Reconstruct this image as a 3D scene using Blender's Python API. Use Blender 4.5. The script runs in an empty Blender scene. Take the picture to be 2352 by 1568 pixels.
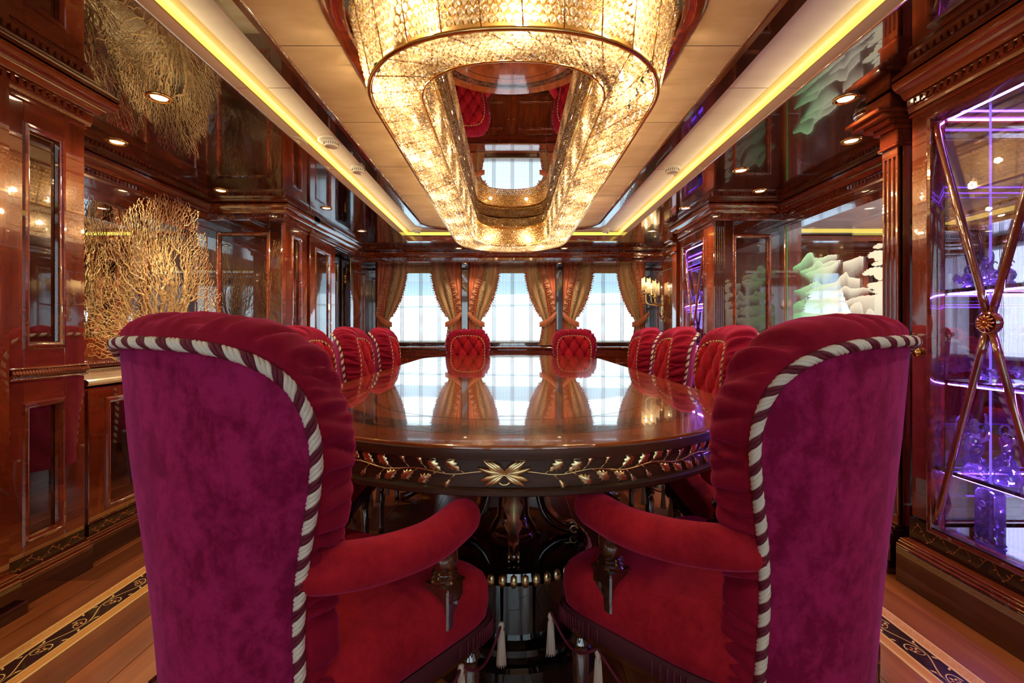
import bpy, bmesh, math, random
import numpy as np
from mathutils import Vector, Matrix, noise

SC = bpy.context.scene
COL = SC.collection
PI = math.pi
R = random.Random(7)

# ------------------------------------------------------------------ camera, world, exposure
H = 1.02                                    # eye height
cd = bpy.data.cameras.new('camera')
cam = bpy.data.objects.new('camera', cd)
COL.objects.link(cam)
cam.location = (0, 0, H)
cam.rotation_euler = (PI/2, 0, 0)
cd.sensor_width = 36.0
cd.lens = 36.0*1045/2352
cd.shift_x = 4/2352
cd.shift_y = -24/2352
cd.clip_start = 0.02
cd.clip_end = 500
SC.camera = cam

SC.view_settings.view_transform = 'Standard'
SC.view_settings.look = 'None'
SC.view_settings.gamma = 1.0
SC.view_settings.use_curve_mapping = False
SC.view_settings.exposure = 0.0
SC.cycles.max_bounces = 7
SC.cycles.diffuse_bounces = 3
SC.cycles.glossy_bounces = 4
SC.cycles.transmission_bounces = 4
SC.cycles.transparent_max_bounces = 12
SC.cycles.caustics_reflective = False
SC.cycles.caustics_refractive = False
SC.cycles.sample_clamp_indirect = 4.0
SC.cycles.use_denoising = True
SC.cycles.adaptive_threshold = 0.035

w = bpy.data.worlds.new('daylight')
SC.world = w
w.use_nodes = True
wn = w.node_tree.nodes
wn['Background'].inputs[0].default_value = (0.80, 0.93, 1.0, 1)
wn['Background'].inputs[1].default_value = 3.6

BULB_W = 4.8      # each chandelier bulb
SPOT_W = 22.0     # each downlight
LED_W = 5.0       # each purple cabinet light
SCONCE_W = 0.7
FILL_W = 18.0  # each added lamp behind the viewer
REPLICA_FILL_W = 60.0  # each added fill light in the replica bay
COVE_W = 6.5
CORAL_W = 50.0

def point_light(name, loc, watts, color, radius=0.02):
    d = bpy.data.lights.new(name, 'POINT')
    d.energy = watts; d.color = color; d.shadow_soft_size = radius
    o = bpy.data.objects.new(name, d); COL.objects.link(o); o.location = loc
    return o

def spot_light(name, loc, watts, color, angle=2.2, blend=0.6, radius=0.03):
    d = bpy.data.lights.new(name, 'SPOT')
    d.energy = watts; d.color = color; d.shadow_soft_size = radius
    d.spot_size = angle; d.spot_blend = blend
    o = bpy.data.objects.new(name, d); COL.objects.link(o); o.location = loc
    return o

def strip_light(name, loc, rot, length, width, watts, color):
    d = bpy.data.lights.new(name, 'AREA')
    d.shape = 'RECTANGLE'; d.size = length; d.size_y = width; d.energy = watts; d.color = color
    o = bpy.data.objects.new(name, d); COL.objects.link(o); o.location = loc; o.rotation_euler = rot
    return o
# light strips lying on the top edge of the cove, washing the ceiling
for k in range(3):
    strip_light('cove_strip', (-1.172, .3+k*1.9, 2.084), (0, math.radians(-112), 0), .006, 1.9, COVE_W, (1.0, .80, .42))
    strip_light('cove_strip', (1.235, .3+k*1.9, 2.084), (0, math.radians(112), 0), .006, 1.9, COVE_W, (1.0, .80, .42))

# ------------------------------------------------------------------ materials
MAT = {}
def new_mat(name):
    m = bpy.data.materials.new(name); m.use_nodes = True
    MAT[name] = m
    return m, m.node_tree.nodes, m.node_tree.links, m.node_tree.nodes['Principled BSDF']

def setp(p, **k):
    names = dict(color='Base Color', rough='Roughness', metal='Metallic', spec='Specular IOR Level', ior='IOR',
                 coat='Coat Weight', coatr='Coat Roughness', coati='Coat IOR', sheen='Sheen Weight', sheenr='Sheen Roughness',
                 sheent='Sheen Tint', trans='Transmission Weight', emit='Emission Color', emits='Emission Strength', alpha='Alpha')
    for a, v in k.items():
        i = p.inputs[names[a]]
        if isinstance(v, tuple) and len(v) == 3: v = v + (1,)
        i.default_value = v

def simple(name, color, **k):
    m, n, l, p = new_mat(name)
    setp(p, color=color, **k)
    return m

def tex_noise(n, l, scale_vec, scale=1.0, detail=4.0, rough=0.55, dist=0.0, coord='Object'):
    tc = n.new('ShaderNodeTexCoord'); mp = n.new('ShaderNodeMapping')
    mp.inputs['Scale'].default_value = scale_vec
    l.new(tc.outputs[coord], mp.inputs['Vector'])
    t = n.new('ShaderNodeTexNoise')
    t.inputs['Scale'].default_value = scale; t.inputs['Detail'].default_value = detail
    t.inputs['Roughness'].default_value = rough; t.inputs['Distortion'].default_value = dist
    l.new(mp.outputs['Vector'], t.inputs['Vector'])
    return t

def ramp(n, l, src, stops):
    r = n.new('ShaderNodeValToRGB')
    cr = r.color_ramp
    while len(cr.elements) < len(stops): cr.elements.new(0.5)
    for e, (pos, c) in zip(cr.elements, stops):
        e.position = pos; e.color = c + (1,) if len(c) == 3 else c
    l.new(src, r.inputs['Fac'])
    return r

def wood(name, dark, mid, light, vec, rough=0.16, coat=1.0, coati=2.15, scale=1.0, wavy=0.0, island=0.0, coatr=0.02):
    m, n, l, p = new_mat(name)
    t = tex_noise(n, l, vec, scale, 6.0, 0.6, 0.4)
    r = ramp(n, l, t.outputs['Fac'], [(0.3, dark), (0.52, mid), (0.75, light)])
    out = r.outputs['Color']
    if island:
        oi = n.new('ShaderNodeObjectInfo')
        hs = n.new('ShaderNodeHueSaturation')
        mr = n.new('ShaderNodeMapRange')
        mr.inputs['To Min'].default_value = 1-island; mr.inputs['To Max'].default_value = 1+island
        l.new(oi.outputs['Random'], mr.inputs['Value']); l.new(mr.outputs['Result'], hs.inputs['Value'])
        l.new(out, hs.inputs['Color']); out = hs.outputs['Color']
    l.new(out, p.inputs['Base Color'])
    setp(p, rough=rough, coat=coat, coatr=coatr, coati=coati, spec=0.5)
    if wavy:
        t2 = tex_noise(n, l, (1, 1, 1), 7.0, 1.0)
        b = n.new('ShaderNodeBump'); b.inputs['Strength'].default_value = wavy; b.inputs['Distance'].default_value = 0.02
        l.new(t2.outputs['Fac'], b.inputs['Height'])
        l.new(b.outputs['Normal'], p.inputs['Coat Normal']); l.new(b.outputs['Normal'], p.inputs['Normal'])
    return m

wood('mahogany', (.105, .012, .0035), (.22, .034, .009), (.36, .070, .018), (16, 16, 1.6), wavy=0.004, coati=2.5)
wood('mahogany_run', (.10, .011, .0035), (.20, .030, .008), (.33, .062, .016), (16, 1.6, 16))
wood('mahogany_across', (.09, .010, .0035), (.18, .027, .007), (.30, .055, .015), (1.6, 16, 16))
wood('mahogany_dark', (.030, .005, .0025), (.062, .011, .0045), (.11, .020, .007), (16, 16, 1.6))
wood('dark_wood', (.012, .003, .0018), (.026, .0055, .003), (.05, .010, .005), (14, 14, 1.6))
wood('burl', (.014, .0035, .002), (.040, .009, .004), (.085, .022, .008), (5, 5, 5), scale=1.6, rough=.1, coati=2.5)
wood('table_wood', (.14, .026, .006), (.28, .062, .013), (.42, .115, .026), (5.5, 2.2, 4), scale=1.6, rough=.16, coati=1.65, wavy=0.003)
wood('table_edge', (.030, .011, .006), (.060, .022, .011), (.10, .040, .020), (3, 3, 20), rough=.4, coat=.25, coati=1.4)
wood('leg_wood', (.018, .006, .004), (.05, .014, .007), (.11, .03, .012), (12, 12, 2), rough=.2)
wood('floor_plank', (.19, .044, .011), (.35, .092, .021), (.48, .15, .038), (14, .8, 14), rough=.3, coat=1.0, coati=1.8, island=.38, coatr=.16)
wood('inlay_orange', (.62, .24, .055), (.72, .30, .075), (.80, .38, .11), (60, 1, 60), rough=.25, coat=.4, coati=1.5)
wood('inlay_light', (.80, .48, .16), (.86, .55, .20), (.92, .62, .26), (40, 1, 40), rough=.25, coat=.4, coati=1.5)
wood('inlay_dark', (.022, .007, .006), (.035, .011, .008), (.05, .017, .011), (30, 2, 30), rough=.22, coat=.5, coati=1.5)
wood('inlay_rust', (.50, .16, .05), (.58, .2, .06), (.66, .26, .09), (30, 30, 30), rough=.25, coat=.4, coati=1.5)
wood('table_inlay', (.018, .006, .004), (.035, .010, .006), (.06, .018, .008), (10, 10, 10), rough=.16, coati=1.65)
wood('table_inlay_vine', (.20, .06, .02), (.30, .10, .03), (.40, .15, .05), (10, 10, 10), rough=.16, coati=1.65)

# lacquered dark soffit, close to a mirror
m, n, l, p = new_mat('lacquer')
t = tex_noise(n, l, (3, 14, 3), 1.0, 5)
r = ramp(n, l, t.outputs['Fac'], [(.35, (.010, .0025, .0015)), (.7, (.035, .0075, .003))])
l.new(r.outputs['Color'], p.inputs['Base Color'])
t2 = tex_noise(n, l, (1, 1, 1), 2.2, 1.0)
b = n.new('ShaderNodeBump'); b.inputs['Strength'].default_value = .012; b.inputs['Distance'].default_value = .05
l.new(t2.outputs['Fac'], b.inputs['Height'])
l.new(b.outputs['Normal'], p.inputs['Coat Normal'])
setp(p, rough=.12, coat=1.0, coatr=.005, coati=3.0, spec=.5)

def velvet(name, dark, light, sheen, scale=9.0, contrast=(.38, .66)):
    m, n, l, p = new_mat(name)
    t = tex_noise(n, l, (1, 1, .55), scale, 7, .68, .3)
    t3 = tex_noise(n, l, (1, 1, 1), 60, 3, .7)
    mx = n.new('ShaderNodeMix'); mx.data_type = 'FLOAT'; mx.inputs['Factor'].default_value = .28
    l.new(t.outputs['Fac'], mx.inputs['A']); l.new(t3.outputs['Fac'], mx.inputs['B'])
    r = ramp(n, l, mx.outputs['Result'], [(contrast[0], dark), (contrast[1], light)])
    l.new(r.outputs['Color'], p.inputs['Base Color'])
    setp(p, rough=.85, spec=.15, sheen=.45, sheenr=.45, sheent=sheen)
    t2 = tex_noise(n, l, (1, 1, 1), 700, 2)
    b = n.new('ShaderNodeBump'); b.inputs['Strength'].default_value = .18; b.inputs['Distance'].default_value = .001
    l.new(t2.outputs['Fac'], b.inputs['Height']); l.new(b.outputs['Normal'], p.inputs['Normal'])
    return m
velvet('crimson_velvet', (.28, .006, .016), (.52, .016, .030), (1, .10, .30))
velvet('ruched_velvet', (.20, .003, .018), (.33, .006, .032), (1, .08, .35))
velvet('cold_lit_velvet', (.19, .003, .042), (.36, .014, .105), (.75, .15, .65), scale=24.0, contrast=(.42, .58))  # crimson velvet with the purple of cold light put into its colour
simple('cream_cord', (.74, .70, .60), rough=.6, sheen=.2)
simple('gold_cord', (.72, .52, .22), rough=.5)
simple('maroon_cord', (.12, .004, .025), rough=.7)
simple('tassel_silk', (.62, .52, .44), rough=.5)
simple('dark_trim', (.06, .003, .012), rough=.8)

simple('brass', (.80, .50, .16), metal=1.0, rough=.18)
simple('antique_gilt', (.86, .66, .34), metal=1.0, rough=.32)
simple('copper_gilt', (.75, .32, .13), metal=1.0, rough=.2)
simple('chrome', (.85, .85, .86), metal=1.0, rough=.06)
simple('mirror', (.90, .90, .89), metal=1.0, rough=.0)
simple('violet_mirror', (.80, .72, .95), metal=1.0, rough=.0)
simple('ceiling_mirror', (.72, .66, .66), metal=1.0, rough=.004)
simple('white_plastic', (.78, .74, .66), rough=.4)
simple('grey_plastic', (.12, .12, .12), rough=.5)
simple('black_gap', (.006, .003, .003), rough=.6)
simple('black_gloss', (.008, .006, .006), rough=.06, coat=1.0, coati=1.6, coatr=.01)
simple('boat_white', (.74, .78, .82), rough=.4)
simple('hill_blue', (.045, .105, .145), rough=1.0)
simple('water', (.55, .68, .74), rough=.25)

# cream suede ceiling
m, n, l, p = new_mat('suede')
t = tex_noise(n, l, (3, 9, 3), 1.0, 6, .6, .5)
r = ramp(n, l, t.outputs['Fac'], [(.3, (.52, .35, .17)), (.7, (.68, .50, .28))])
l.new(r.outputs['Color'], p.inputs['Base Color'])
setp(p, rough=.75, sheen=.15)

m, n, l, p = new_mat('suede_daylit')  # same suede, window light put into a lighter colour
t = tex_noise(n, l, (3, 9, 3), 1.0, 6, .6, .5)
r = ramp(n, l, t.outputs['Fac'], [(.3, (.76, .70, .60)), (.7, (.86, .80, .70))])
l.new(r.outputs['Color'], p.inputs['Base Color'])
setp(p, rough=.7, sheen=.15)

m, n, l, p = new_mat('marble')
t = tex_noise(n, l, (1, 1, 1), 4.0, 8, .6, 1.5)
r = ramp(n, l, t.outputs['Fac'], [(.35, (.62, .46, .26)), (.55, (.80, .66, .44)), (.8, (.88, .78, .58))])
l.new(r.outputs['Color'], p.inputs['Base Color'])
setp(p, rough=.12, coat=.5)

m, n, l, p = new_mat('coral_gold')
t = tex_noise(n, l, (1, 1, 1), 30.0, 3)
r = ramp(n, l, t.outputs['Fac'], [(.3, (.72, .43, .14)), (.7, (.95, .74, .40))])
l.new(r.outputs['Color'], p.inputs['Base Color'])
setp(p, rough=.5, spec=.4)

def glow(name, color, strength):
    m, n, l, p = new_mat(name)
    setp(p, color=(.02, .02, .02), emit=color, emits=strength, rough=.5)
    return m
glow('cove_led', (1.0, .76, .12), 1.35)
glow('bulb_glow', (1.0, .86, .58), 40.0)
glow('lamp_glow', (1.0, .80, .45), 10.0)
glow('candle_glow', (1.0, .78, .45), 2.5)
glow('led_violet', (.32, .13, 1.0), 170.0)
glow('led_line', (.30, .16, 1.0), 1.3)
glow('led_green', (.02, .95, .10), .22)

def mixmat(name, parts, fres=None):
    """parts: list of (kind, color, roughness, weight) added up through mix nodes."""
    m = bpy.data.materials.new(name); m.use_nodes = True; MAT[name] = m
    n, l = m.node_tree.nodes, m.node_tree.links
    n.clear()
    out = n.new('ShaderNodeOutputMaterial')
    acc = None; tot = 0
    for kind, color, rough, wt in parts:
        s = n.new({'T': 'ShaderNodeBsdfTransparent', 'G': 'ShaderNodeBsdfAnisotropic', 'L': 'ShaderNodeBsdfTranslucent',
                   'D': 'ShaderNodeBsdfDiffuse'}[kind])
        s.inputs['Color'].default_value = color + (1,)
        if kind == 'G': s.inputs['Roughness'].default_value = rough
        if acc is None: acc, tot = s.outputs[0], wt
        else:
            mx = n.new('ShaderNodeMixShader'); tot += wt
            mx.inputs['Fac'].default_value = wt/tot
            l.new(acc, mx.inputs[1]); l.new(s.outputs[0], mx.inputs[2]); acc = mx.outputs[0]
    l.new(acc, out.inputs['Surface'])
    return m, n, l, out

def pane(name, tint, ior, base=0.0):
    """thin glass: Schlick reflection that is the same from both faces"""
    m = bpy.data.materials.new(name); m.use_nodes = True; MAT[name] = m
    n, l = m.node_tree.nodes, m.node_tree.links
    n.clear()
    out = n.new('ShaderNodeOutputMaterial'); mx = n.new('ShaderNodeMixShader')
    tr = n.new('ShaderNodeBsdfTransparent'); gl = n.new('ShaderNodeBsdfAnisotropic'); geo = n.new('ShaderNodeNewGeometry')
    tr.inputs['Color'].default_value = tint + (1,); gl.inputs['Roughness'].default_value = 0.0
    gl.inputs['Color'].default_value = (1, 1, 1, 1)
    dp = n.new('ShaderNodeVectorMath'); dp.operation = 'DOT_PRODUCT'
    l.new(geo.outputs['Normal'], dp.inputs[0]); l.new(geo.outputs['Incoming'], dp.inputs[1])
    def mth(op, a, b=None):
        q = n.new('ShaderNodeMath'); q.operation = op
        for i, v in enumerate((a, b)):
            if v is None: continue
            if isinstance(v, (int, float)): q.inputs[i].default_value = v
            else: l.new(v, q.inputs[i])
        return q.outputs[0]
    f0 = ((ior-1)/(ior+1))**2
    c5 = mth('POWER', mth('SUBTRACT', 1.0, mth('ABSOLUTE', dp.outputs['Value'])), 5.0)
    l.new(mth('ADD', mth('MULTIPLY', c5, 1-f0), f0), mx.inputs['Fac']); l.new(tr.outputs[0], mx.inputs[1]); l.new(gl.outputs[0], mx.inputs[2])
    l.new(mx.outputs[0], out.inputs['Surface'])
pane('window_glass', (.95, .98, .98), 1.4)
pane('cabinet_glass', (.97, .97, 1.0), 2.5)
pane('shelf_glass', (.80, .78, .95), 1.6)

# cut crystal of the chandelier and of the figurines
m, n, l, out = mixmat('crystal', [('T', (1, .96, .88), 0, .28), ('L', (1, .86, .60), 0, .26), ('G', (1, .96, .88), .10, .46)])
def cut_facets(m, n, l, scale, amount, stops):
    """internal facets of cut crystal: little cells that turn the normal and shift the tint"""
    tc = n.new('ShaderNodeTexCoord'); v = n.new('ShaderNodeTexVoronoi'); v.inputs['Scale'].default_value = scale
    l.new(tc.outputs['Object'], v.inputs['Vector'])
    sb = n.new('ShaderNodeVectorMath'); sb.operation = 'SUBTRACT'; sb.inputs[1].default_value = (.5, .5, .5); l.new(v.outputs['Color'], sb.inputs[0])
    sc_ = n.new('ShaderNodeVectorMath'); sc_.operation = 'SCALE'; sc_.inputs['Scale'].default_value = amount; l.new(sb.outputs[0], sc_.inputs[0])
    geo = n.new('ShaderNodeNewGeometry'); ad = n.new('ShaderNodeVectorMath'); ad.operation = 'ADD'
    l.new(geo.outputs['Normal'], ad.inputs[0]); l.new(sc_.outputs[0], ad.inputs[1])
    nm = n.new('ShaderNodeVectorMath'); nm.operation = 'NORMALIZE'; l.new(ad.outputs[0], nm.inputs[0])
    sx_ = n.new('ShaderNodeSeparateXYZ'); l.new(v.outputs['Color'], sx_.inputs[0])
    rr = ramp(n, l, sx_.outputs['Y'], stops)
    for nd in list(n):
        if nd.type in ('BSDF_GLOSSY', 'BSDF_ANISOTROPIC') or nd.bl_idname == 'ShaderNodeBsdfAnisotropic':
            l.new(nm.outputs[0], nd.inputs['Normal']); l.new(rr.outputs['Color'], nd.inputs['Color'])
        if nd.type == 'BSDF_TRANSLUCENT': l.new(rr.outputs['Color'], nd.inputs['Color'])
cut_facets(m, n, l, 190, 1.5, [(.15, (.24, .13, .04)), (.36, (.86, .60, .27)), (.58, (1, .89, .64)), (.8, (1, .98, .95))])
m, n, l, out = mixmat('crystal_figure', [('T', (.95, .93, 1), 0, .30), ('L', (.92, .88, 1), 0, .36), ('G', (1, 1, 1), .05, .34)])
cut_facets(m, n, l, 90, 1.0, [(.2, (.78, .74, .95)), (.8, (1, 1, 1))])
mixmat('lamp_shade', [('L', (1, .84, .58), 0, .7), ('D', (.9, .8, .62), 0, .3)])
mixmat('frosted', [('D', (.82, .86, .84), 0, .5), ('L', (.8, .86, .84), 0, .25), ('T', (1, 1, 1), 0, .25)])
simple('gold_core', (.26, .15, .045), metal=.5, rough=.4)
m = simple('gold_plate', (.52, .33, .12), metal=.6, rough=.42)

# etched glass: frosted where the attribute 'fade' is 1, clear where 0; green edge light put into its colour and glow
m = bpy.data.materials.new('etched'); m.use_nodes = True; MAT['etched'] = m
n, l = m.node_tree.nodes, m.node_tree.links
p = n['Principled BSDF']; out = n['Material Output']
at = n.new('ShaderNodeAttribute'); at.attribute_name = 'fade'
sp = n.new('ShaderNodeSeparateColor'); l.new(at.outputs['Color'], sp.inputs['Color'])
tr = n.new('ShaderNodeBsdfTransparent'); mx = n.new('ShaderNodeMixShader')
rg = ramp(n, l, sp.outputs['Green'], [(0, (.80, .88, .85)), (1, (.14, .80, .36))])
l.new(rg.outputs['Color'], p.inputs['Base Color'])
l.new(rg.outputs['Color'], p.inputs['Emission Color']); p.inputs['Emission Strength'].default_value = .26
setp(p, rough=.6)
l.new(sp.outputs['Red'], mx.inputs['Fac']); l.new(tr.outputs[0], mx.inputs[1]); l.new(p.outputs[0], mx.inputs[2])
l.new(mx.outputs[0], out.inputs['Surface'])

# silk drapes
def silk(name, dark, light, vec):
    m, n, l, p = new_mat(name)
    t = tex_noise(n, l, vec, 1.0, 4)
    r = ramp(n, l, t.outputs['Fac'], [(.3, dark), (.7, light)])
    l.new(r.outputs['Color'], p.inputs['Base Color'])
    setp(p, rough=.45, sheen=.4, sheenr=.3)
silk('salmon_silk', (.58, .15, .07), (.78, .26, .13), (30, 30, 3))
silk('tan_silk', (.48, .28, .12), (.66, .42, .20), (25, 25, 3))
silk('ruffle_silk', (.42, .15, .08), (.74, .34, .19), (60, 60, 60))
m, n, l, p = new_mat('lace')
tc = n.new('ShaderNodeTexCoord'); v = n.new('ShaderNodeTexVoronoi'); v.inputs['Scale'].default_value = 70
l.new(tc.outputs['Object'], v.inputs['Vector'])
r = ramp(n, l, v.outputs['Distance'], [(.2, (.70, .55, .34)), (.6, (.30, .18, .08))])
l.new(r.outputs['Color'], p.inputs['Base Color']); setp(p, rough=.6)

# sheer striped blind: woven dark warp stripes and dotted weft, coordinates in metres on the blind itself
def math_node(n, l, op, a, b=None, clamp=False):
    q = n.new('ShaderNodeMath'); q.operation = op; q.use_clamp = clamp
    for i, s in enumerate((a, b)):
        if s is None: continue
        if isinstance(s, (int, float)): q.inputs[i].default_value = s
        else: l.new(s, q.inputs[i])
    return q.outputs[0]
m = bpy.data.materials.new('sheer'); m.use_nodes = True; MAT['sheer'] = m
n, l = m.node_tree.nodes, m.node_tree.links
n.clear()
out = n.new('ShaderNodeOutputMaterial')
tc = n.new('ShaderNodeTexCoord'); sx = n.new('ShaderNodeSeparateXYZ'); l.new(tc.outputs['Object'], sx.inputs[0])
X, Z = sx.outputs['X'], sx.outputs['Z']
def band(val, period, offs, half):
    a = math_node(n, l, 'ADD', val, offs)
    f = math_node(n, l, 'PINGPONG', a, period/2)
    return math_node(n, l, 'LESS_THAN', f, half)
tri = [band(X, .262, o, .0034) for o in (-.018, 0, .018)]
stripes = math_node(n, l, 'MAXIMUM', math_node(n, l, 'MAXIMUM', tri[0], tri[1]), tri[2])
thin = math_node(n, l, 'MULTIPLY', band(X, .044, 0, .0016), .4)
stripes = math_node(n, l, 'MAXIMUM', stripes, thin)
dots = math_node(n, l, 'MULTIPLY', band(Z, .258, 0, .0030), .22)
mask = math_node(n, l, 'MAXIMUM', stripes, dots)
tr = n.new('ShaderNodeBsdfTransparent'); tr.inputs['Color'].default_value = (.95, .98, 1, 1)
tl = n.new('ShaderNodeBsdfTranslucent'); tl.inputs['Color'].default_value = (.93, .96, 1, 1)
m1 = n.new('ShaderNodeMixShader'); m1.inputs['Fac'].default_value = .42
l.new(tr.outputs[0], m1.inputs[1]); l.new(tl.outputs[0], m1.inputs[2])
df = n.new('ShaderNodeBsdfDiffuse'); df.inputs['Color'].default_value = (.07, .05, .05, 1)
m2 = n.new('ShaderNodeMixShader'); l.new(math_node(n, l, 'MULTIPLY', mask, .95), m2.inputs['Fac'])
l.new(m1.outputs[0], m2.inputs[1]); l.new(df.outputs[0], m2.inputs[2])
l.new(m2.outputs[0], out.inputs['Surface'])

# ------------------------------------------------------------------ mesh helpers
class MB:
    def __init__(s):
        s.v = []; s.f = []; s.m = []; s.sm = []
    def add(s, verts, faces, mat=0, smooth=False):
        o = len(s.v)
        s.v.extend([tuple(map(float, q)) for q in verts])
        for fc in faces:
            s.f.append(tuple(o+i for i in fc)); s.m.append(mat); s.sm.append(smooth)
    def box(s, x0, x1, y0, y1, z0, z1, bev=0.0, mat=0):
        if x0 > x1: x0, x1 = x1, x0
        if y0 > y1: y0, y1 = y1, y0
        if z0 > z1: z0, z1 = z1, z0
        b = min(bev, (x1-x0)*.45, (y1-y0)*.45, (z1-z0)*.45)
        if b <= 0:
            v = [(x, y, z) for x in (x0, x1) for y in (y0, y1) for z in (z0, z1)]
            s.add(v, [(0, 1, 3, 2), (4, 6, 7, 5), (0, 4, 5, 1), (2, 3, 7, 6), (0, 2, 6, 4), (1, 5, 7, 3)], mat)
            return
        v = []; idx = {}
        for ix, x in enumerate((x0, x1)):
            for iy, y in enumerate((y0, y1)):
                for iz, z in enumerate((z0, z1)):
                    sx, sy, sz = (1, -1)[ix], (1, -1)[iy], (1, -1)[iz]
                    for ax in range(3):
                        q = [x+sx*b, y+sy*b, z+sz*b]; q[ax] = (x, y, z)[ax]
                        idx[ix, iy, iz, ax] = len(v); v.append(q)
        f = []
        for ax in range(3):
            o1, o2 = [a for a in range(3) if a != ax]
            for e in (0, 1):
                loop = []
                for a, c in ((0, 0), (1, 0), (1, 1), (0, 1)):
                    k = [0, 0, 0]; k[ax] = e; k[o1] = a; k[o2] = c
                    loop.append(idx[tuple(k)+(ax,)])
                flip = (e == 0) != (ax == 1)
                f.append(loop[::-1] if flip else loop)
        for ax in range(3):
            o1, o2 = [a for a in range(3) if a != ax]
            for a in (0, 1):
                for c in (0, 1):
                    k0 = [0, 0, 0]; k0[o1] = a; k0[o2] = c
                    k1 = list(k0); k1[ax] = 1
                    f.append((idx[tuple(k0)+(o1,)], idx[tuple(k1)+(o1,)], idx[tuple(k1)+(o2,)], idx[tuple(k0)+(o2,)]))
        for ix in (0, 1):
            for iy in (0, 1):
                for iz in (0, 1):
                    f.append(tuple(idx[ix, iy, iz, a] for a in range(3)))
        s.add(v, f, mat)
    def grid(s, rows, mat=0, smooth=True, wrap=False, cap=False):
        """rows: list of equal-length point lists"""
        nr, nc = len(rows), len(rows[0])
        v = [q for r_ in rows for q in r_]
        f = []
        for i in range(nr-1):
            for j in range(nc if wrap else nc-1):
                k = (j+1) % nc
                f.append((i*nc+j, i*nc+k, (i+1)*nc+k, (i+1)*nc+j))
        if cap and wrap:
            f.append(tuple(range(nc))[::-1]); f.append(tuple((nr-1)*nc+j for j in range(nc)))
        s.add(v, f, mat, smooth)
    def tube(s, path, rad, sides=8, closed=False, mat=0, smooth=True, cap=True, flat=1.0):
        P = np.asarray(path, float); N = len(P)
        if np.isscalar(rad): rad = [rad]*N
        T = np.roll(P, -1, 0)-np.roll(P, 1, 0) if closed else np.gradient(P, axis=0)
        T /= np.maximum(np.linalg.norm(T, axis=1, keepdims=True), 1e-12)
        a = np.array([0, 0, 1.0]) if abs(T[0][2]) < .9 else np.array([1.0, 0, 0])
        nrm = np.cross(T[0], a); nrm /= np.linalg.norm(nrm)
        ang = np.arange(sides)*2*PI/sides
        ca, sa = np.cos(ang), np.sin(ang)*flat
        rows = []
        for i in range(N):
            nrm = nrm-T[i]*nrm.dot(T[i]); nn = np.linalg.norm(nrm)
            nrm = nrm/nn if nn > 1e-9 else np.cross(T[i], (1, 0, 0))
            bn = np.cross(T[i], nrm)
            rows.append(P[i]+rad[i]*(np.outer(ca, nrm)+np.outer(sa, bn)))
        if closed: rows.append(rows[0])
        s.grid(rows, mat, smooth, wrap=True, cap=cap and not closed)
    def lathe(s, prof, segs=16, c=(0, 0, 0), mat=0, smooth=True, axis='Z', cap=True):
        rows = []
        for r_, z in prof:
            row = []
            for k in range(segs):
                a = 2*PI*k/segs
                q = (r_*math.cos(a), r_*math.sin(a), z)
                if axis == 'X': q = (q[2], q[0], q[1])
                if axis == 'Y': q = (q[1], q[2], q[0])
                row.append((q[0]+c[0], q[1]+c[1], q[2]+c[2]))
            rows.append(row)
        s.grid(rows, mat, smooth, wrap=True, cap=cap)
    def sweep(s, path, prof, side=1, closed=False, mat=0):
        """profile (offset to one side of a flat path, z) swept along an x-y polyline with mitred corners"""
        P = [Vector((q[0], q[1])) for q in path]; N = len(P)
        rows = []
        for i in range(N):
            d0 = (P[i]-P[i-1]).normalized() if (i > 0 or closed) else None
            d1 = (P[(i+1) % N]-P[i]).normalized() if (i < N-1 or closed) else None
            d0 = d0 or d1; d1 = d1 or d0
            n0 = Vector((-d0.y, d0.x))*side; n1 = Vector((-d1.y, d1.x))*side
            mt = (n0+n1); mt = mt/max(mt.length_squared/2, .15) if mt.length > 1e-6 else n0
            rows.append([(P[i].x+mt.x*d, P[i].y+mt.y*d, z) for d, z in prof])
        if closed: rows.append(rows[0])
        s.grid(rows, mat, False)
    def framebox(s, fr, u0, u1, v0, v1, d0, d1, bev=0.0, mat=0):
        a, b = fr(u0, v0, d0), fr(u1, v1, d1)
        s.box(a[0], b[0], a[1], b[1], a[2], b[2], bev, mat)
    def rectframe(s, fr, u0, u1, v0, v1, prof, mat=0):
        rows = []
        for ins, d in prof:
            q = [fr(u0+ins, v0+ins, d), fr(u1-ins, v0+ins, d), fr(u1-ins, v1-ins, d), fr(u0+ins, v1-ins, d)]
            rows.append(q)
        s.grid(rows, mat, False, wrap=True)
    def fill(s, loops, z, mat=0):
        """flat polygon with holes, facing down"""
        bm = bmesh.new()
        es = []
        for lp in loops:
            vs = [bm.verts.new((x, y, z)) for x, y in lp]
            for i in range(len(vs)): es.append(bm.edges.new((vs[i], vs[(i+1) % len(vs)])))
        bmesh.ops.triangle_fill(bm, edges=es, use_beauty=True, use_dissolve=False, normal=(0, 0, -1))
        bm.verts.index_update()
        s.add([v.co[:] for v in bm.verts], [[v.index for v in f.verts] for f in bm.faces], mat)
        bm.free()
    def build(s, name, mats, parent=None, sharp=None, **props):
        me = bpy.data.meshes.new(name)
        V = np.array(s.v, dtype=float).reshape(-1, 3)
        q = parent
        while q is not None:
            V = V-np.array(q.matrix_basis.translation); q = q.parent
        me.from_pydata(V.tolist(), [], s.f)
        if isinstance(mats, str): mats = [mats]
        for q in mats: me.materials.append(MAT[q])
        me.polygons.foreach_set('material_index', s.m)
        me.polygons.foreach_set('use_smooth', s.sm)
        me.update()
        if sharp: me.set_sharp_from_angle(angle=math.radians(sharp))
        return put(name, me, parent, **props)

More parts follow.
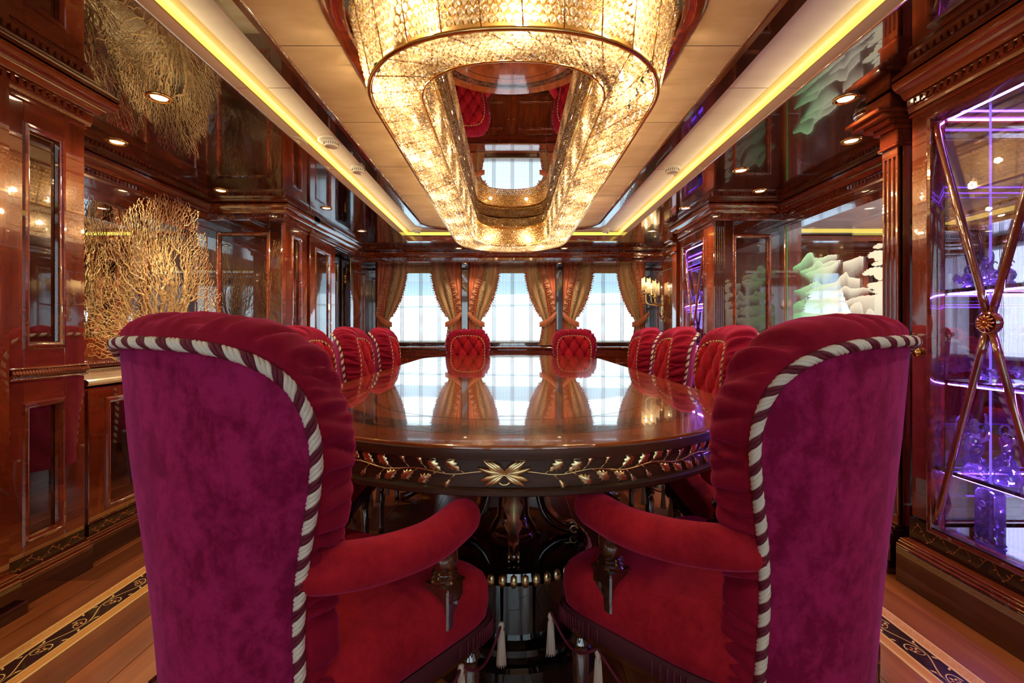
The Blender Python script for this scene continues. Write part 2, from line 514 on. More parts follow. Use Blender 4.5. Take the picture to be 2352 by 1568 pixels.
def put(name, me, parent=None, **props):
    o = bpy.data.objects.new(name, me); COL.objects.link(o)
    if parent is not None: o.parent = parent
    for k, q in props.items(): o[k] = q
    return o

def thing(name, label, cat, loc=(0, 0, 0), rz=0.0, group=None):
    o = bpy.data.objects.new(name, None); COL.objects.link(o)
    o.location = loc; o.rotation_euler = (0, 0, rz); o.empty_display_size = .1
    o['label'] = label; o['category'] = cat
    if group: o['group'] = group
    return o

def structure(name, loc=(0, 0, 0)):
    o = bpy.data.objects.new(name, None); COL.objects.link(o)
    o.location = loc; o['kind'] = 'structure'
    return o

def copy_tree(o, parent=None):
    c = o.copy(); COL.objects.link(c)
    if parent is not None: c.parent = parent
    for ch in [q for q in o.children]: copy_tree(ch, c)
    return c

def cat_rom(pts, n):
    """resample a polyline through pts smoothly, n samples evenly by length"""
    P = np.array(pts, float)
    Q = np.vstack([2*P[0]-P[1], P, 2*P[-1]-P[-2]])
    out = []
    for i in range(1, len(Q)-2):
        for t in np.linspace(0, 1, 24, endpoint=False):
            a, b, c, d = Q[i-1], Q[i], Q[i+1], Q[i+2]
            out.append(.5*((2*b)+(c-a)*t+(2*a-5*b+4*c-d)*t*t+(3*b-a-3*c+d)*t**3))
    out.append(P[-1]); out = np.array(out)
    L = np.concatenate([[0], np.cumsum(np.linalg.norm(np.diff(out, axis=0), axis=1))])
    s = np.linspace(0, L[-1], n)
    return np.stack([np.interp(s, L, out[:, k]) for k in range(P.shape[1])], 1)

def face_x(x, sgn):       # wall plane at x, outward normal sgn along X; u = world y
    return lambda u, v, d: (x+sgn*d, u, v)
def face_y(y, sgn=-1):    # wall plane at y, outward toward the camera; u = world x
    return lambda u, v, d: (u, y+sgn*d, v)
# ------------------------------------------------------------------ room shell
ZS, ZF, ZC, ZM = 2.03, 2.085, 2.12, 2.156        # soffit, fascia top, cream ceiling, mirror
XL, XR = -1.83, 1.64                             # faces of the cupboards left and right
XLA, XRA = -2.44, 2.20                           # backs of the alcoves
XLF, XRF = -1.96, 1.98                           # far ends of the side walls
OX0, OX1, OY0, OY1 = -1.157, 1.22, -1.0, 5.12    # opening in the soffit

# floor: planks, border strips and scroll inlay
floor = structure('floor')
mb = MB(); mb.box(-2.6, 2.4, -2.0, 6.7, -.05, -.004); mb.build('floor_base', 'black_gap', floor)
BL, BR = (-1.587, -1.42), (1.22, 1.38)
plank_me = {}
rng = random.Random(3)
def planks(x0, x1, wid):
    k = max(1, round((x1-x0)/wid)); ww = (x1-x0)/k
    for i in range(k):
        y = -1.9+rng.uniform(-.9, 0)
        while y < 6.5:
            y0, y1 = max(y, -1.95), min(y+1.55, 6.6)
            if y1-y0 > .05:
                mb = MB(); mb.box(-ww/2+.0005, ww/2-.0005, -(y1-y0)/2+.0005, (y1-y0)/2-.0005, -.012, 0, .0012)
                key = (round(ww, 4), round(y1-y0, 3))
                if key in plank_me:
                    o = put('plank', plank_me[key], floor)
                else:
                    o = mb.build('plank', 'floor_plank', floor); plank_me[key] = o.data
                o.location = (x0+ww*(i+.5), (y0+y1)/2, 0)
            y += 1.55
planks(-2.45, BL[0], .115); planks(BL[1], BR[0], .125); planks(BR[1], 2.2, .115)

def scroll(mb, width, y0, y1, period, z, x_mid, vine=0, leafmat=0, flower=1, flip=1):
    """flat marquetry: a running vine with curls, leaves and flowers along y, all as thin ribbons"""
    A = width*.30
    def ribbon(pts, wd):
        P = np.array(pts, float); T = np.gradient(P, axis=0); T /= np.maximum(np.linalg.norm(T, axis=1, keepdims=True), 1e-9)
        Nn = np.stack([-T[:, 1], T[:, 0]], 1)
        wd = np.array(wd)[:, None] if not np.isscalar(wd) else wd
        a, b = P+Nn*wd/2, P-Nn*wd/2
        mb.grid([[(q[0], q[1], z) for q in a], [(q[0], q[1], z) for q in b]], vine, False)
    def leaf(x, y, ang, ln, wd, mat):
        c, s_ = math.cos(ang), math.sin(ang)
        sh = [(0, 0), (.25, .5), (.4, .3), (.55, .45), (.75, .2), (1, 0), (.75, -.2), (.55, -.45), (.4, -.3), (.25, -.5)]
        mb.add([(x+(a*ln)*c-(b*wd)*s_, y+(a*ln)*s_+(b*wd)*c, z+.00005) for a, b in sh], [tuple(range(10))], mat)
    y = y0
    n = int((y1-y0)/period)
    t = np.linspace(0, n, n*28+1)
    ribbon([(x_mid+A*math.sin(2*PI*q)*flip, y0+q*period) for q in t], width*.045+0*t)
    for k in range(n*2):
        yc = y0+(k+.5)*period/2
        sd = (1 if k % 2 == 0 else -1)*flip
        xc = x_mid-sd*A*.10
        r0 = width*.34
        a0 = np.linspace(0, 1.75*2*PI*.62, 22)
        rr = r0*(1-.10*a0/PI*1.3)
        ribbon([(xc-sd*rr[i]*math.cos(a0[i]*.9)*.9, yc+rr[i]*math.sin(a0[i])*1.15) for i in range(22)], width*np.linspace(.05, .02, 22))
        for j in range(5):
            an = 2*PI*j/5+k
            leaf(xc+width*.05*math.cos(an), yc+width*.05*math.sin(an), an, width*.16, width*.10, flower if (k+j) % 2 else leafmat)
        for j, (dx, dy, an) in enumerate(((.30, .40, .9), (.34, -.36, -.9), (-.33, .55, 2.4))):
            leaf(x_mid+sd*dx*width, yc+dy*period*.3, an if sd > 0 else PI-an, width*.24, width*.11, leafmat)
        ribbon([(x_mid+sd*A*.9, yc-period*.1), (x_mid+sd*width*.30, yc+period*.06), (x_mid+sd*width*.36, yc+period*.16)], width*.025)

for (xa, xb, sg) in ((BL[0], BL[1], 1), (BR[1], BR[0], -1)):
    def strip(d0, d1, mat, nm, dz=0.0):
        mb = MB(); mb.box(xa+sg*d0, xa+sg*d1, -1.95, 6.2, -.012, .0002+dz); return mb.build(nm, mat, floor)
    strip(.0005, .006, 'inlay_light', 'border_line')
    strip(.006, .040, 'inlay_orange', 'border_strip')
    strip(.040, .048, 'inlay_light', 'border_line')
    strip(.048, .122, 'inlay_dark', 'border_band')
    strip(.122, .128, 'inlay_light', 'border_line')
    strip(.128, .156, 'inlay_orange', 'border_strip')
    strip(.156, .1655, 'inlay_light', 'border_line')
    mb = MB(); scroll(mb, .074, 1.0, 4.4, .26, .0006, xa+sg*.085, flip=sg)
    mb.build('vine_inlay', ['inlay_light', 'inlay_rust'], floor, kind='stuff')
    mb = MB(); scroll(mb, .030, 1.0, 3.6, .085, .0006, xa+sg*.023, flip=sg, flower=0)
    mb.build('scroll_inlay', ['inlay_light'], floor, kind='stuff')

# walls
wl = structure('wall_left'); wr = structure('wall_right'); wf = structure('wall_far'); wb = structure('wall_back')
mb = MB(); mb.box(-2.56, XLA-.02, -2.0, 6.6, 0, 2.2); mb.build('panel_backing', 'mahogany', wl)
mb = MB(); mb.box(XRA+.02, 2.32, -2.0, 1.98, 0, 2.2); mb.build('panel_backing', 'mahogany', wr)
mb = MB(); mb.box(XRA+.02, 2.32, 3.625, 6.6, 0, 2.2); mb.build('panel_backing', 'mahogany', wr)
mb = MB(); mb.box(XRA+.02, 2.32, 1.98, 3.625, 0, .80); mb.box(XRA+.02, 2.32, 1.98, 3.625, 1.85, 2.2); mb.build('panel_backing', 'mahogany', wr)
BWX = [(-1.75, -.65), (-.52, .62), (.75, 1.55)]
mb = MB(); mb.box(-2.56, 2.32, -2.0, -1.9, 0, .70); mb.build('wall_below_windows', 'mahogany', wb)
mb = MB(); mb.box(-2.56, 2.32, -2.0, -1.9, 1.97, 2.2); mb.build('wall_above_windows', 'mahogany', wb)
xs = [-2.56]+[q for w_ in BWX for q in w_]+[2.32]
for i in range(0, len(xs), 2):
    mb = MB(); mb.box(xs[i], xs[i+1], -2.0, -1.9, .70, 1.97); mb.build('window_pier', 'mahogany', wb)
for i, (a, b) in enumerate(BWX):
    wn_ = structure('window_%d' % (i+4))
    mb = MB(); mb.rectframe(face_y(-1.97, 1), a, b, .70, 1.97, [(0, 0), (0, .03), (.04, .03), (.04, 0)]); mb.build('window_frame', 'boat_white', wn_)
    mb = MB(); mb.box(a, b, -1.962, -1.958, .70, 1.97); mb.build('glass_pane', 'window_glass', wn_)
    mb = MB(); mb.grid([[(x, -1.91+.004*math.sin(z*24), z) for x in np.linspace(a, b, 9)] for z in np.linspace(.70, 1.97, 30)]); mb.build('sheer_cloth', 'sheer', wn_)
# side walls of the near end, behind the camera and beside it
mb = MB(); mb.box(XLA-.02, XL-.005, -1.9, 1.18, 0, ZS-.002); mb.build('near_wall_block', 'mahogany', wl)
mb = MB(); mb.box(XR+.005, XRA+.02, -1.9, .93, 0, ZS-.002); mb.build('near_wall_block', 'mahogany', wr)

PANEL = [(0, .0), (0, .012), (.006, .018), (.014, .020), (.020, .014), (.026, .012), (.030, -.004)]
def panelled(parent, fr, u0, u1, v0, v1, panels, wood_='mahogany', field='burl', thick=.02, rail_='mahogany_run'):
    """frame-and-panel front: boards round raised-and-fielded panels, a mitred moulding round each panel"""
    us = [(p_[0], p_[1]) for p_ in panels]
    pu0, pu1 = min(a for a, b in us), max(b for a, b in us)
    mb = MB(); mb.framebox(fr, u0, pu0, v0, v1, -.01, thick*.6, .0015); mb.build('stile', wood_, parent)
    mb = MB(); mb.framebox(fr, pu1, u1, v0, v1, -.01, thick*.6, .0015); mb.build('stile', wood_, parent)
    vs = sorted((p_[2], p_[3]) for p_ in panels)
    edges = [v0]+[e for a in vs for e in a]+[v1]
    for i in range(0, len(edges), 2):
        if edges[i+1]-edges[i] > .004:
            mb = MB(); mb.framebox(fr, pu0, pu1, edges[i], edges[i+1], -.01, thick*.6, .0015)
            mb.build('rail', rail_, parent)
    for a, b, c, d in panels:
        mb = MB(); mb.framebox(fr, a, b, c, d, -.02, -.006); mb.build('panel', field, parent)
        mb = MB(); mb.rectframe(fr, a-.006, b+.006, c-.006, d+.006, PANEL); mb.build('panel_moulding', 'mahogany_run', parent, sharp=30)

def plinth(parent, fr, u0, u1, top=.12, out=.03):
    mb = MB()
    mb.framebox(fr, u0, u1, 0, top-.03, -.02, out, .002)
    mb.build('plinth', 'dark_wood', parent)
    mb = MB()
    for k, (a, b, d) in enumerate(((top-.03, top-.02, out), (top-.02, top-.008, out-.008), (top-.008, top, out-.014))):
        mb.framebox(fr, u0, u1, a, b, -.02, d, .0025)
    mb.build('plinth_moulding', 'mahogany_run', parent)

def inlay_band(parent, fr, u0, u1, v0, v1):
    mb = MB(); mb.framebox(fr, u0, u1, v0, v1, -.01, .0125); mb.build('inlay_band', 'inlay_dark', parent)
    # a waving vine laid into the band
    mb = MB(); k = int((u1-u0)/.007); vm, A = (v0+v1)/2, (v1-v0)*.26
    ph = [(u0+.01+(u1-u0-.02)*i/k) for i in range(k+1)]
    a = [fr(u, vm+A*math.sin(u*70)+.0014, .0131) for u in ph]; b_ = [fr(u, vm+A*math.sin(u*70)-.0014, .0131) for u in ph]
    mb.grid([a, b_], 0, False)
    for i in range(2, k-2, 2):
        u = ph[i]; s_ = 1 if (i//2) % 2 else -1; v = vm+A*math.sin(u*70)
        mb.add([fr(u, v, .0131), fr(u+.007, v+s_*.003, .0131), fr(u+.012, v+s_*.009, .0131), fr(u+.003, v+s_*.007, .0131)], [(0, 1, 2, 3)])
    mb.build('inlay_vine', 'inlay_rust', parent, kind='stuff')

# --- left: tall cupboard nearest the camera
t = thing('tall_cupboard', 'tall mahogany cupboard at the left edge with one narrow dark panel above another', 'cupboard', (-2.1, 1.80, 0))
fr = face_x(XL-.012, 1)
mb = MB(); mb.box(XLA, XL-.02, 1.656, 1.955, 0, 1.93); mb.build('carcass', 'mahogany', t)
panelled(t, fr, 1.656, 1.955, .17, 1.93, [(1.712, 1.868, .955, 1.806), (1.712, 1.868, .215, .745)])
inlay_band(t, fr, 1.656, 1.955, .12, .17)
plinth(t, fr, 1.656, 1.965, .12, .042)
mb = MB()
for i in range(26):
    u = 1.660+i*.0117
    mb.tube([fr(u, .842, .008), fr(u+.006, .858, .026), fr(u+.014, .874, .010)], [.006, .0075, .006], 6)
mb.framebox(fr, 1.656, 1.962, .832, .842, -.01, .024, .002); mb.framebox(fr, 1.656, 1.962, .874, .882, -.01, .022, .002)
mb.build('gadroon_rail', 'mahogany_run', t, sharp=50)
mb = MB(); mb.framebox(fr, 1.656, 1.96, 1.885, 1.893, -.01, .022, .002); mb.framebox(fr, 1.656, 1.96, 1.893, 1.900, -.01, .017, .002); mb.build('neck_moulding', 'mahogany_run', t)

t = thing('pilaster_cupboard', 'plain mahogany upright cut by the left picture edge, stepping forward of the tall cupboard', 'cupboard', (-2.1, 1.45, 0))
fr = face_x(XL+.008, 1)
mb = MB(); mb.box(XLA, XL, 1.19, 1.65, 0, 1.93); mb.build('carcass', 'mahogany', t)
panelled(t, fr, 1.19, 1.645, .14, 1.93, [(1.26, 1.575, .95, 1.8), (1.26, 1.575, .22, .745)])
plinth(t, fr, 1.185, 1.652, .14, .05)
mb = MB(); mb.framebox(fr, 1.186, 1.653, 0, .045, 0, .075, .004); mb.build('foot_moulding', 'dark_wood', t)

# --- left alcove: sideboard, mirror, frieze
t = thing('sideboard', 'low mahogany sideboard with a cream marble top in the left alcove', 'sideboard', (-2.15, 2.82, 0))
fr = face_x(-1.865, 1)
mb = MB(); mb.box(XLA+.005, -1.87, 1.99, 3.64, 0, .765); mb.build('carcass', 'mahogany', t)
for i, (a, b) in enumerate(((2.0, 2.42), (2.42, 2.84), (2.84, 3.24), (3.24, 3.635))):
    mb = MB(); mb.framebox(fr, a+.004, b-.004, .165, .755, -.005, .008, .002)
    mb.rectframe(fr, a+.085, b-.085, .205, .715, PANEL)
    door = mb.build('door', 'mahogany', t, sharp=30)
    mb = MB(); mb.framebox(fr, a+.10, b-.10, .225, .695, -.004, .010); mb.build('panel', 'burl', door)
    hx = b-.05 if i % 2 == 0 else a+.05
    mb = MB(); mb.lathe([(.001, .008), (.006, .009), (.004, .018), (.009, .024), (.010, .030), (.005, .036), (.0005, .037)], 12, c=fr(hx, .52, 0), axis='X')
    mb.build('knob', 'brass', door)
inlay_band(t, fr, 2.0, 3.635, .115, .163)
plinth(t, fr, 1.985, 3.645, .115, .03)
mb = MB(); mb.sweep([(-1.865, 1.985), (-1.865, 3.65)], [(-.5, .775), (.006, .775), (.020, .780), (.026, .790), (.024, .800), (.016, .806), (-.5, .806)], side=-1)
mb.build('counter_top', 'marble', t)

fr = face_x(XLA, 1)
mb = MB(); mb.framebox(fr, 1.97, 3.66, .806, .97, -.02, .012, .002); mb.build('backboard', 'mahogany_run', wl)
mb = MB()
for i in range(110):
    u = 1.99+i*.0152
    mb.tube([fr(u, .822, .012), fr(u+.006, .830, .021), fr(u+.012, .840, .012)], [.005, .006, .005], 5)
mb.build('rope_moulding', 'mahogany_run', wl, kind='stuff')
mb = MB(); mb.framebox(fr, 1.97, 3.66, 1.79, 2.03, -.02, .010, .002); mb.build('frieze_board', 'mahogany_run', wl)
mb = MB(); mb.framebox(fr, 1.97, 3.66, 1.845, 1.853, .008, .020, .002); mb.framebox(fr, 1.97, 3.66, 1.853, 1.862, .008, .015, .002); mb.build('frieze_moulding', 'mahogany_run', wl)
t = thing('wall_mirror', 'large frameless mirror behind the golden sea fan in the left alcove', 'mirror', (XLA, 2.82, .97))
mb = MB(); mb.framebox(fr, 1.975, 3.655, .972, 1.788, .0, .006); mb.build('mirror_glass', 'mirror', t)
mb = MB(); mb.rectframe(fr, 1.972, 3.658, .968, 1.792, [(0, 0), (0, .014), (.010, .012), (.013, .005)]); mb.build('mirror_bead', 'mahogany_run', t)

# --- left return wall of the alcove
fr = face_y(3.66, -1)
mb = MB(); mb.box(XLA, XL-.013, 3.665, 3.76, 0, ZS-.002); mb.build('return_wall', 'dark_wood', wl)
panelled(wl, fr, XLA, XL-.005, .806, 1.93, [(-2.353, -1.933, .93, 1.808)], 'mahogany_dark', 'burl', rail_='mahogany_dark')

# --- left: narrow cupboard, wide cupboard, doorway, far wall
fr = face_x(XL-.012, 1)
t = thing('tall_cupboard', 'narrow mahogany cupboard with a slim panel just past the left alcove corner', 'cupboard', (-2.1, 3.87, 0))
mb = MB(); mb.box(XLA, XL-.02, 3.765, 4.095, 0, 1.93); mb.build('carcass', 'mahogany', t)
panelled(t, fr, 3.655, 4.095, .17, 1.93, [(3.82, 3.985, .93, 1.82), (3.82, 3.985, .25, .80)])
plinth(t, fr, 3.65, 4.10)
mb = MB(); mb.framebox(fr, 3.65, 4.10, 1.885, 1.900, -.01, .022, .002); mb.build('neck_moulding', 'mahogany_run', t)
t = thing('tall_cupboard', 'wide mahogany cupboard door on the left wall mirroring the windows', 'cupboard', (-2.1, 4.45, 0))
mb = MB(); mb.box(XLA, XL-.02, 4.16, 4.755, 0, 1.93); mb.build('carcass', 'mahogany', t)
panelled(t, fr, 4.16, 4.757, .17, 1.93, [(4.278, 4.64, .93, 1.80), (4.278, 4.64, .25, .80)])
plinth(t, fr, 4.155, 4.76)
mb = MB(); mb.box(XLA, XL-.06, 4.094, 4.161, 0, ZS-.002); mb.build('shadow_gap', 'dark_wood', wl)
door = structure('door_1')
mb = MB(); mb.box(-1.99, -1.955, 4.77, 5.20, .01, 1.86, .002); mb.build('door_leaf', 'dark_wood', door)
mb = MB(); mb.rectframe(face_x(-1.955, 1), 4.85, 5.12, .95, 1.78, PANEL); mb.rectframe(face_x(-1.955, 1), 4.85, 5.12, .15, .80, PANEL); mb.build('panel_moulding', 'dark_wood', door)
mb = MB(); mb.box(XLA, -2.0, 4.75, 5.30, 0, ZS-.002); mb.box(-2.0, XL-.015, 4.757, 5.28, 1.87, 1.93)
mb.build('door_surround', 'dark_wood', door)
mb = MB(); mb.box(XLA, XL-.01, 5.24, 5.33, 0, ZS-.002, .003); mb.build('door_jamb', 'dark_wood', door)
for z in (1.62, .5):
    mb = MB(); mb.lathe([(.011, z-.055), (.011, z-.012), (.008, z-.011), (.008, z+.011), (.011, z+.012), (.011, z+.055)], 10, c=(-1.90, 5.228, 0)); mb.build('hinge', 'brass', door)
mb = MB(); mb.box(XLA, XLF, 5.33, 6.6, 0, ZS-.002); mb.build('far_wall_block', 'mahogany', wl)
panelled(wl, face_x(XLF-.002, 1), 5.34, 6.26, .17, 1.92, [(5.62, 6.10, .93, 1.78), (5.62, 6.10, .25, .80)])

def flutes(parent, fr, u0, u1, v0, v1, n, name='fluted_pilaster', mat='mahogany'):
    wd = (u1-u0)/(n*2+1)
    mb = MB(); mb.framebox(fr, u0, u1, v0, v1, -.01, .004)
    mb.framebox(fr, u0, u1, v0, v0+.04, 0, .012, .001); mb.framebox(fr, u0, u1, v1-.04, v1, 0, .012, .001)
    for i in range(n+1):
        mb.framebox(fr, u0+wd*2*i, u0+wd*(2*i+1), v0+.03, v1-.03, 0, .0115, .002)
    return mb.build(name, mat, parent)
flutes(wl, face_y(6.27, -1), XLF+.01, XLF+.105, .80, 1.92, 4, mat='dark_wood')
flutes(wr, face_y(6.27, -1), XRF-.125, XRF-.01, .80, 1.92, 4, mat='dark_wood')

# --- right: alcove, return wall, far wall
mb = MB(); mb.box(XR+.02, XRA, 3.665, 3.69, 0, ZS-.002); mb.build('return_wall', 'dark_wood', wr)
fr = face_y(3.66, -1)
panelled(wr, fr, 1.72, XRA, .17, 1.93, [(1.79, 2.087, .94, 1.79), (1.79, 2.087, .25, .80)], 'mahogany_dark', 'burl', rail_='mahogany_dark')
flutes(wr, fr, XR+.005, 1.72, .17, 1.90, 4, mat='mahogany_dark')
fr = face_x(XRA, -1)
mb = MB(); mb.framebox(fr, 1.93, 3.66, 1.85, 2.03, -.02, .010, .002); mb.build('frieze_board', 'mahogany_run', wr)
mb = MB(); mb.framebox(fr, 1.93, 3.66, 1.872, 1.880, .008, .020, .002); mb.framebox(fr, 1.93, 3.66, 1.88, 1.89, .008, .015, .002); mb.build('frieze_moulding', 'mahogany_run', wr)
mb = MB(); mb.framebox(fr, 1.93, 3.66, 0, .80, -.02, .010, .002); mb.build('dado_board', 'mahogany', wr)
mb = MB(); mb.box(XRF, XRA+.02, 4.60, 6.6, 0, ZS-.002); mb.build('far_wall_block', 'mahogany', wr)
panelled(wr, face_x(XRF+.002, -1), 4.62, 6.26, .17, 1.92, [(5.45, 6.12, .93, 1.80), (5.45, 6.12, .25, .80)], 'mahogany', 'mahogany')
# fluted pilaster with capital and base between near display cabinet and alcove
t = thing('pilaster', 'fluted mahogany pilaster with a stepped capital left of the near display cabinet', 'pilaster', (1.75, 1.955, 0))
mb = MB(); mb.box(XR+.004, XRA, 1.918, 1.995, 0, 2.025); mb.build('core', 'mahogany', t)
flutes(t, face_x(XR+.004, -1), 1.918, 1.997, .20, 1.80, 3, 'fluted_shaft')
mb = MB()
for z0_, z1_, d in ((1.80, 1.815, .018), (1.815, 1.875, .012), (1.875, 1.895, .030), (1.895, 1.915, .055), (1.915, 1.935, .085), (1.935, 1.955, .105), (1.955, 2.025, .05)):
    mb.framebox(face_x(XR, -1), 1.918-d*.25, 1.997+d*.9, z0_, z1_, -.05, d, .004)
mb.build('capital', 'mahogany_run', t)
mb = MB()
for z0_, z1_, d in ((0, .05, .055), (.05, .14, .045), (.14, .165, .055), (.165, .185, .035), (.185, .20, .02)):
    mb.framebox(face_x(XR, -1), 1.918-d*.1, 1.997+d*.5, z0_, z1_, -.05, d, .003)
mb.build('base', 'dark_wood', t)
t = thing('pilaster', 'slim plain mahogany pilaster between far display cabinet and wall sconce', 'pilaster', (1.75, 4.55, 0))
mb = MB(); mb.box(XR, XRA, 4.50, 4.607, 0, 2.025, .002); mb.build('core', 'mahogany', t)
mb = MB()
for z0_, z1_, d in ((1.80, 1.815, .018), (1.895, 1.915, .04), (1.915, 1.94, .07), (1.94, 2.025, .04)):
    mb.framebox(face_x(XR, -1), 4.50-d*.2, 4.607+d*.5, z0_, z1_, -.05, d, .004)
mb.build('capital', 'mahogany_run', t)
mb = MB(); mb.box(XR+.07, XRA, 4.40, 4.50, 0, ZS-.002); mb.build('shadow_gap', 'dark_wood', wr)
mb = MB(); mb.box(XR+.05, XRA, 1.857, 1.918, 0, ZS-.002); mb.build('shadow_gap', 'dark_wood', wr)

# --- cornice all round, with dentils
CP = [(0, 1.905), (.012, 1.905), (.014, 1.918), (.018, 1.921), (.018, 1.957), (.030, 1.960), (.038, 1.970), (.044, 1.982), (.060, 1.990),
      (.074, 2.002), (.080, 2.012), (.080, 2.026), (0, 2.026)]
def cornice(name, path, side):
    tr = structure(name)
    mb = MB(); mb.sweep(path, CP, side); mb.build('cornice', 'mahogany_run', tr, sharp=28)
    mb = MB()
    for i in range(len(path)-1):
        a, b = Vector(path[i]), Vector(path[i+1]); d = b-a; L = d.length; d.normalize(); nn = Vector((-d.y, d.x))*side
        k = int((L-.04)/.0275)
        for j in range(k):
            c = a+d*(.02+(j+.5)*(L-.04)/k)+nn*.022
            hx, hy = (.008, .006) if abs(d.x) > .5 else (.006, .008)
            mb.box(c.x-hx, c.x+hx, c.y-hy, c.y+hy, 1.927, 1.953, .002)
            c2 = c+d*(L-.04)/k*.5
            mb.box(c2.x-hx*.45, c2.x+hx*.45, c2.y-hy*.45, c2.y+hy*.45, 1.927, 1.937, .0015)
    mb.build('dentil_row', 'mahogany_run', tr, kind='stuff')
cornice('trim_1', [(XL, -1.9), (XL, 1.96), (XLA, 1.96), (XLA, 3.66), (XL, 3.66), (XL, 4.10), (XL-.05, 4.10), (XL-.05, 4.155), (XL, 4.155), (XL, 5.30), (XLF, 5.30),
                   (XLF, 5.84), (XRF, 5.84), (XRF, 4.61), (XR-.0, 4.61)], -1)
cornice('trim_2', [(XR, 4.50), (XR+.05, 4.50), (XR+.05, 4.40), (XR, 4.40), (XR, 3.66), (XRA, 3.66), (XRA, 2.0)], -1)
cornice('trim_3', [(XR, 1.86), (XR, -1.9)], -1)

# --- beam over the windows
mb = MB(); mb.box(XLF, XRF, 5.842, 6.24, 1.925, ZS-.001, .002); mb.build('window_beam', 'dark_wood', wf)
# --- far wall with three window openings
WINX = [(-1.845, -.675), (-.572, .632), (.718, 1.90)]      # clear openings between the fluted posts
ZW0, ZW1 = .857, 1.97
mb = MB(); mb.box(-2.5, 2.3, 6.42, 6.6, 0, ZW0-.04); mb.build('wall_below_windows', 'mahogany', wf)
mb = MB(); mb.box(-2.5, 2.3, 6.42, 6.6, ZW1, 2.2); mb.build('wall_above_windows', 'mahogany', wf)
xs = [-2.5]+[q for w_ in WINX for q in w_]+[2.3]
for i in range(0, len(xs), 2):
    mb = MB(); mb.box(xs[i], xs[i+1], 6.42, 6.6, ZW0-.04, ZW1); mb.build('window_pier', 'mahogany', wf)
for px in (-.6235, .675):
    flutes(wf, face_y(6.24, -1), px-.04, px+.04, .81, 1.925, 4, 'fluted_post', 'dark_wood')
    mb = MB(); mb.box(px-.038, px+.038, 6.25, 6.42, .81, 1.97); mb.build('post_core', 'dark_wood', wf)
for i, (a, b) in enumerate(WINX):
    wn_ = structure('window_%d' % (i+1))
    for nm, q in (('window_stile', (a, a+.05, ZW0, ZW1)), ('window_stile', (b-.05, b, ZW0, ZW1)), ('window_rail', (a+.05, b-.05, ZW0-.04, ZW0+.03)), ('window_rail', (a+.05, b-.05, ZW1-.05, ZW1)), ('window_rail', (a+.05, b-.05, 1.715, 1.727))):
        mb = MB(); mb.box(q[0], q[1], 6.46, 6.50, q[2], q[3], .004); mb.build(nm, 'boat_white', wn_)
    mb = MB(); mb.box(a+.05, b-.05, 6.478, 6.482, ZW0, ZW1-.05); mb.build('glass_pane', 'window_glass', wn_)

t = thing('window_cupboard', 'long low mahogany cupboard with paired doors under the three windows', 'cupboard', (0, 6.25, 0))
mb = MB(); mb.box(XLF+.005, XRF-.005, 6.10, 6.42, 0, .765); mb.build('carcass', 'mahogany_across', t)
mb = MB(); mb.sweep([(XLF+.005, 6.10), (XRF-.005, 6.10)], [(-.32, .775), (.02, .775), (.035, .785), (.04, .797), (.034, .806), (.02, .811), (-.32, .811)], -1); mb.build('ledge', 'mahogany_across', t)
mb = MB(); mb.box(XLF+.005, XRF-.005, 6.365, 6.42, .811, .855, .004); mb.build('sill_board', 'dark_wood', t)
fr = face_y(6.10, -1)
k = 6; wd = (XRF-XLF-.05)/k
for i in range(k):
    a = XLF+.025+wd*i
    mb = MB(); mb.framebox(fr, a+.003, a+wd-.003, .15, .66, 0, .014, .002); mb.rectframe(fr, a+.09, a+wd-.09, .22, .60, [(q, d+.014) for q, d in PANEL])
    dr = mb.build('door', 'mahogany', t, sharp=30)
    hx = a+wd-.035 if i % 2 == 0 else a+.035
    mb = MB(); mb.lathe([(.001, -.012), (.006, -.014), (.005, -.026), (.012, -.034), (.012, -.044), (.001, -.05)], 12, c=fr(hx, .47, 0), axis='Y'); mb.build('knob', 'brass', dr)
    mb = MB(); mb.framebox(fr, a+.003, a+wd-.003, .668, .766, 0, .012, .002); mb.build('drawer', 'mahogany_across', t)
plinth(t, fr, XLF+.01, XRF-.01, .15, .02)

# --- outside: hull of a neighbouring boat, hill and water
t = thing('moored_boat', 'white hull of a boat moored outside the far windows', 'boat', (0, 13, 0))
mb = MB()
rows = []
for i, (y, z) in enumerate(((13.3, -2.0), (12.6, .0), (12.4, 1.2), (12.42, 2.02), (13.0, 2.06))):
    rows.append([(x, y+.004*x*x, z+(.014*x if i >= 3 else 0)) for x in np.linspace(-16, 16, 17)])
mb.grid(rows, 0, True); mb.build('hull', 'boat_white', t)
mb = MB(); mb.tube([(x, 12.41+.004*x*x, 1.72+.014*x) for x in np.linspace(-16, 16, 17)], .02, 6); mb.build('rubbing_strake', 'grey_plastic', t)
mb = MB()
rows = []
for j in range(12):
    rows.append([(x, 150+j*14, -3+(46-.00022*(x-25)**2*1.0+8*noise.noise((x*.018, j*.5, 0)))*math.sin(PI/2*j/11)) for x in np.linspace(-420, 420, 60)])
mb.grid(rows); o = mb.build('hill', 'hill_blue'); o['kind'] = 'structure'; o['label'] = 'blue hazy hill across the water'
mb = MB(); mb.box(-450, 450, 7.0, 170, -3.2, -3.0); o = mb.build('sea', 'water'); o['kind'] = 'structure'; o['label'] = 'pale water outside'

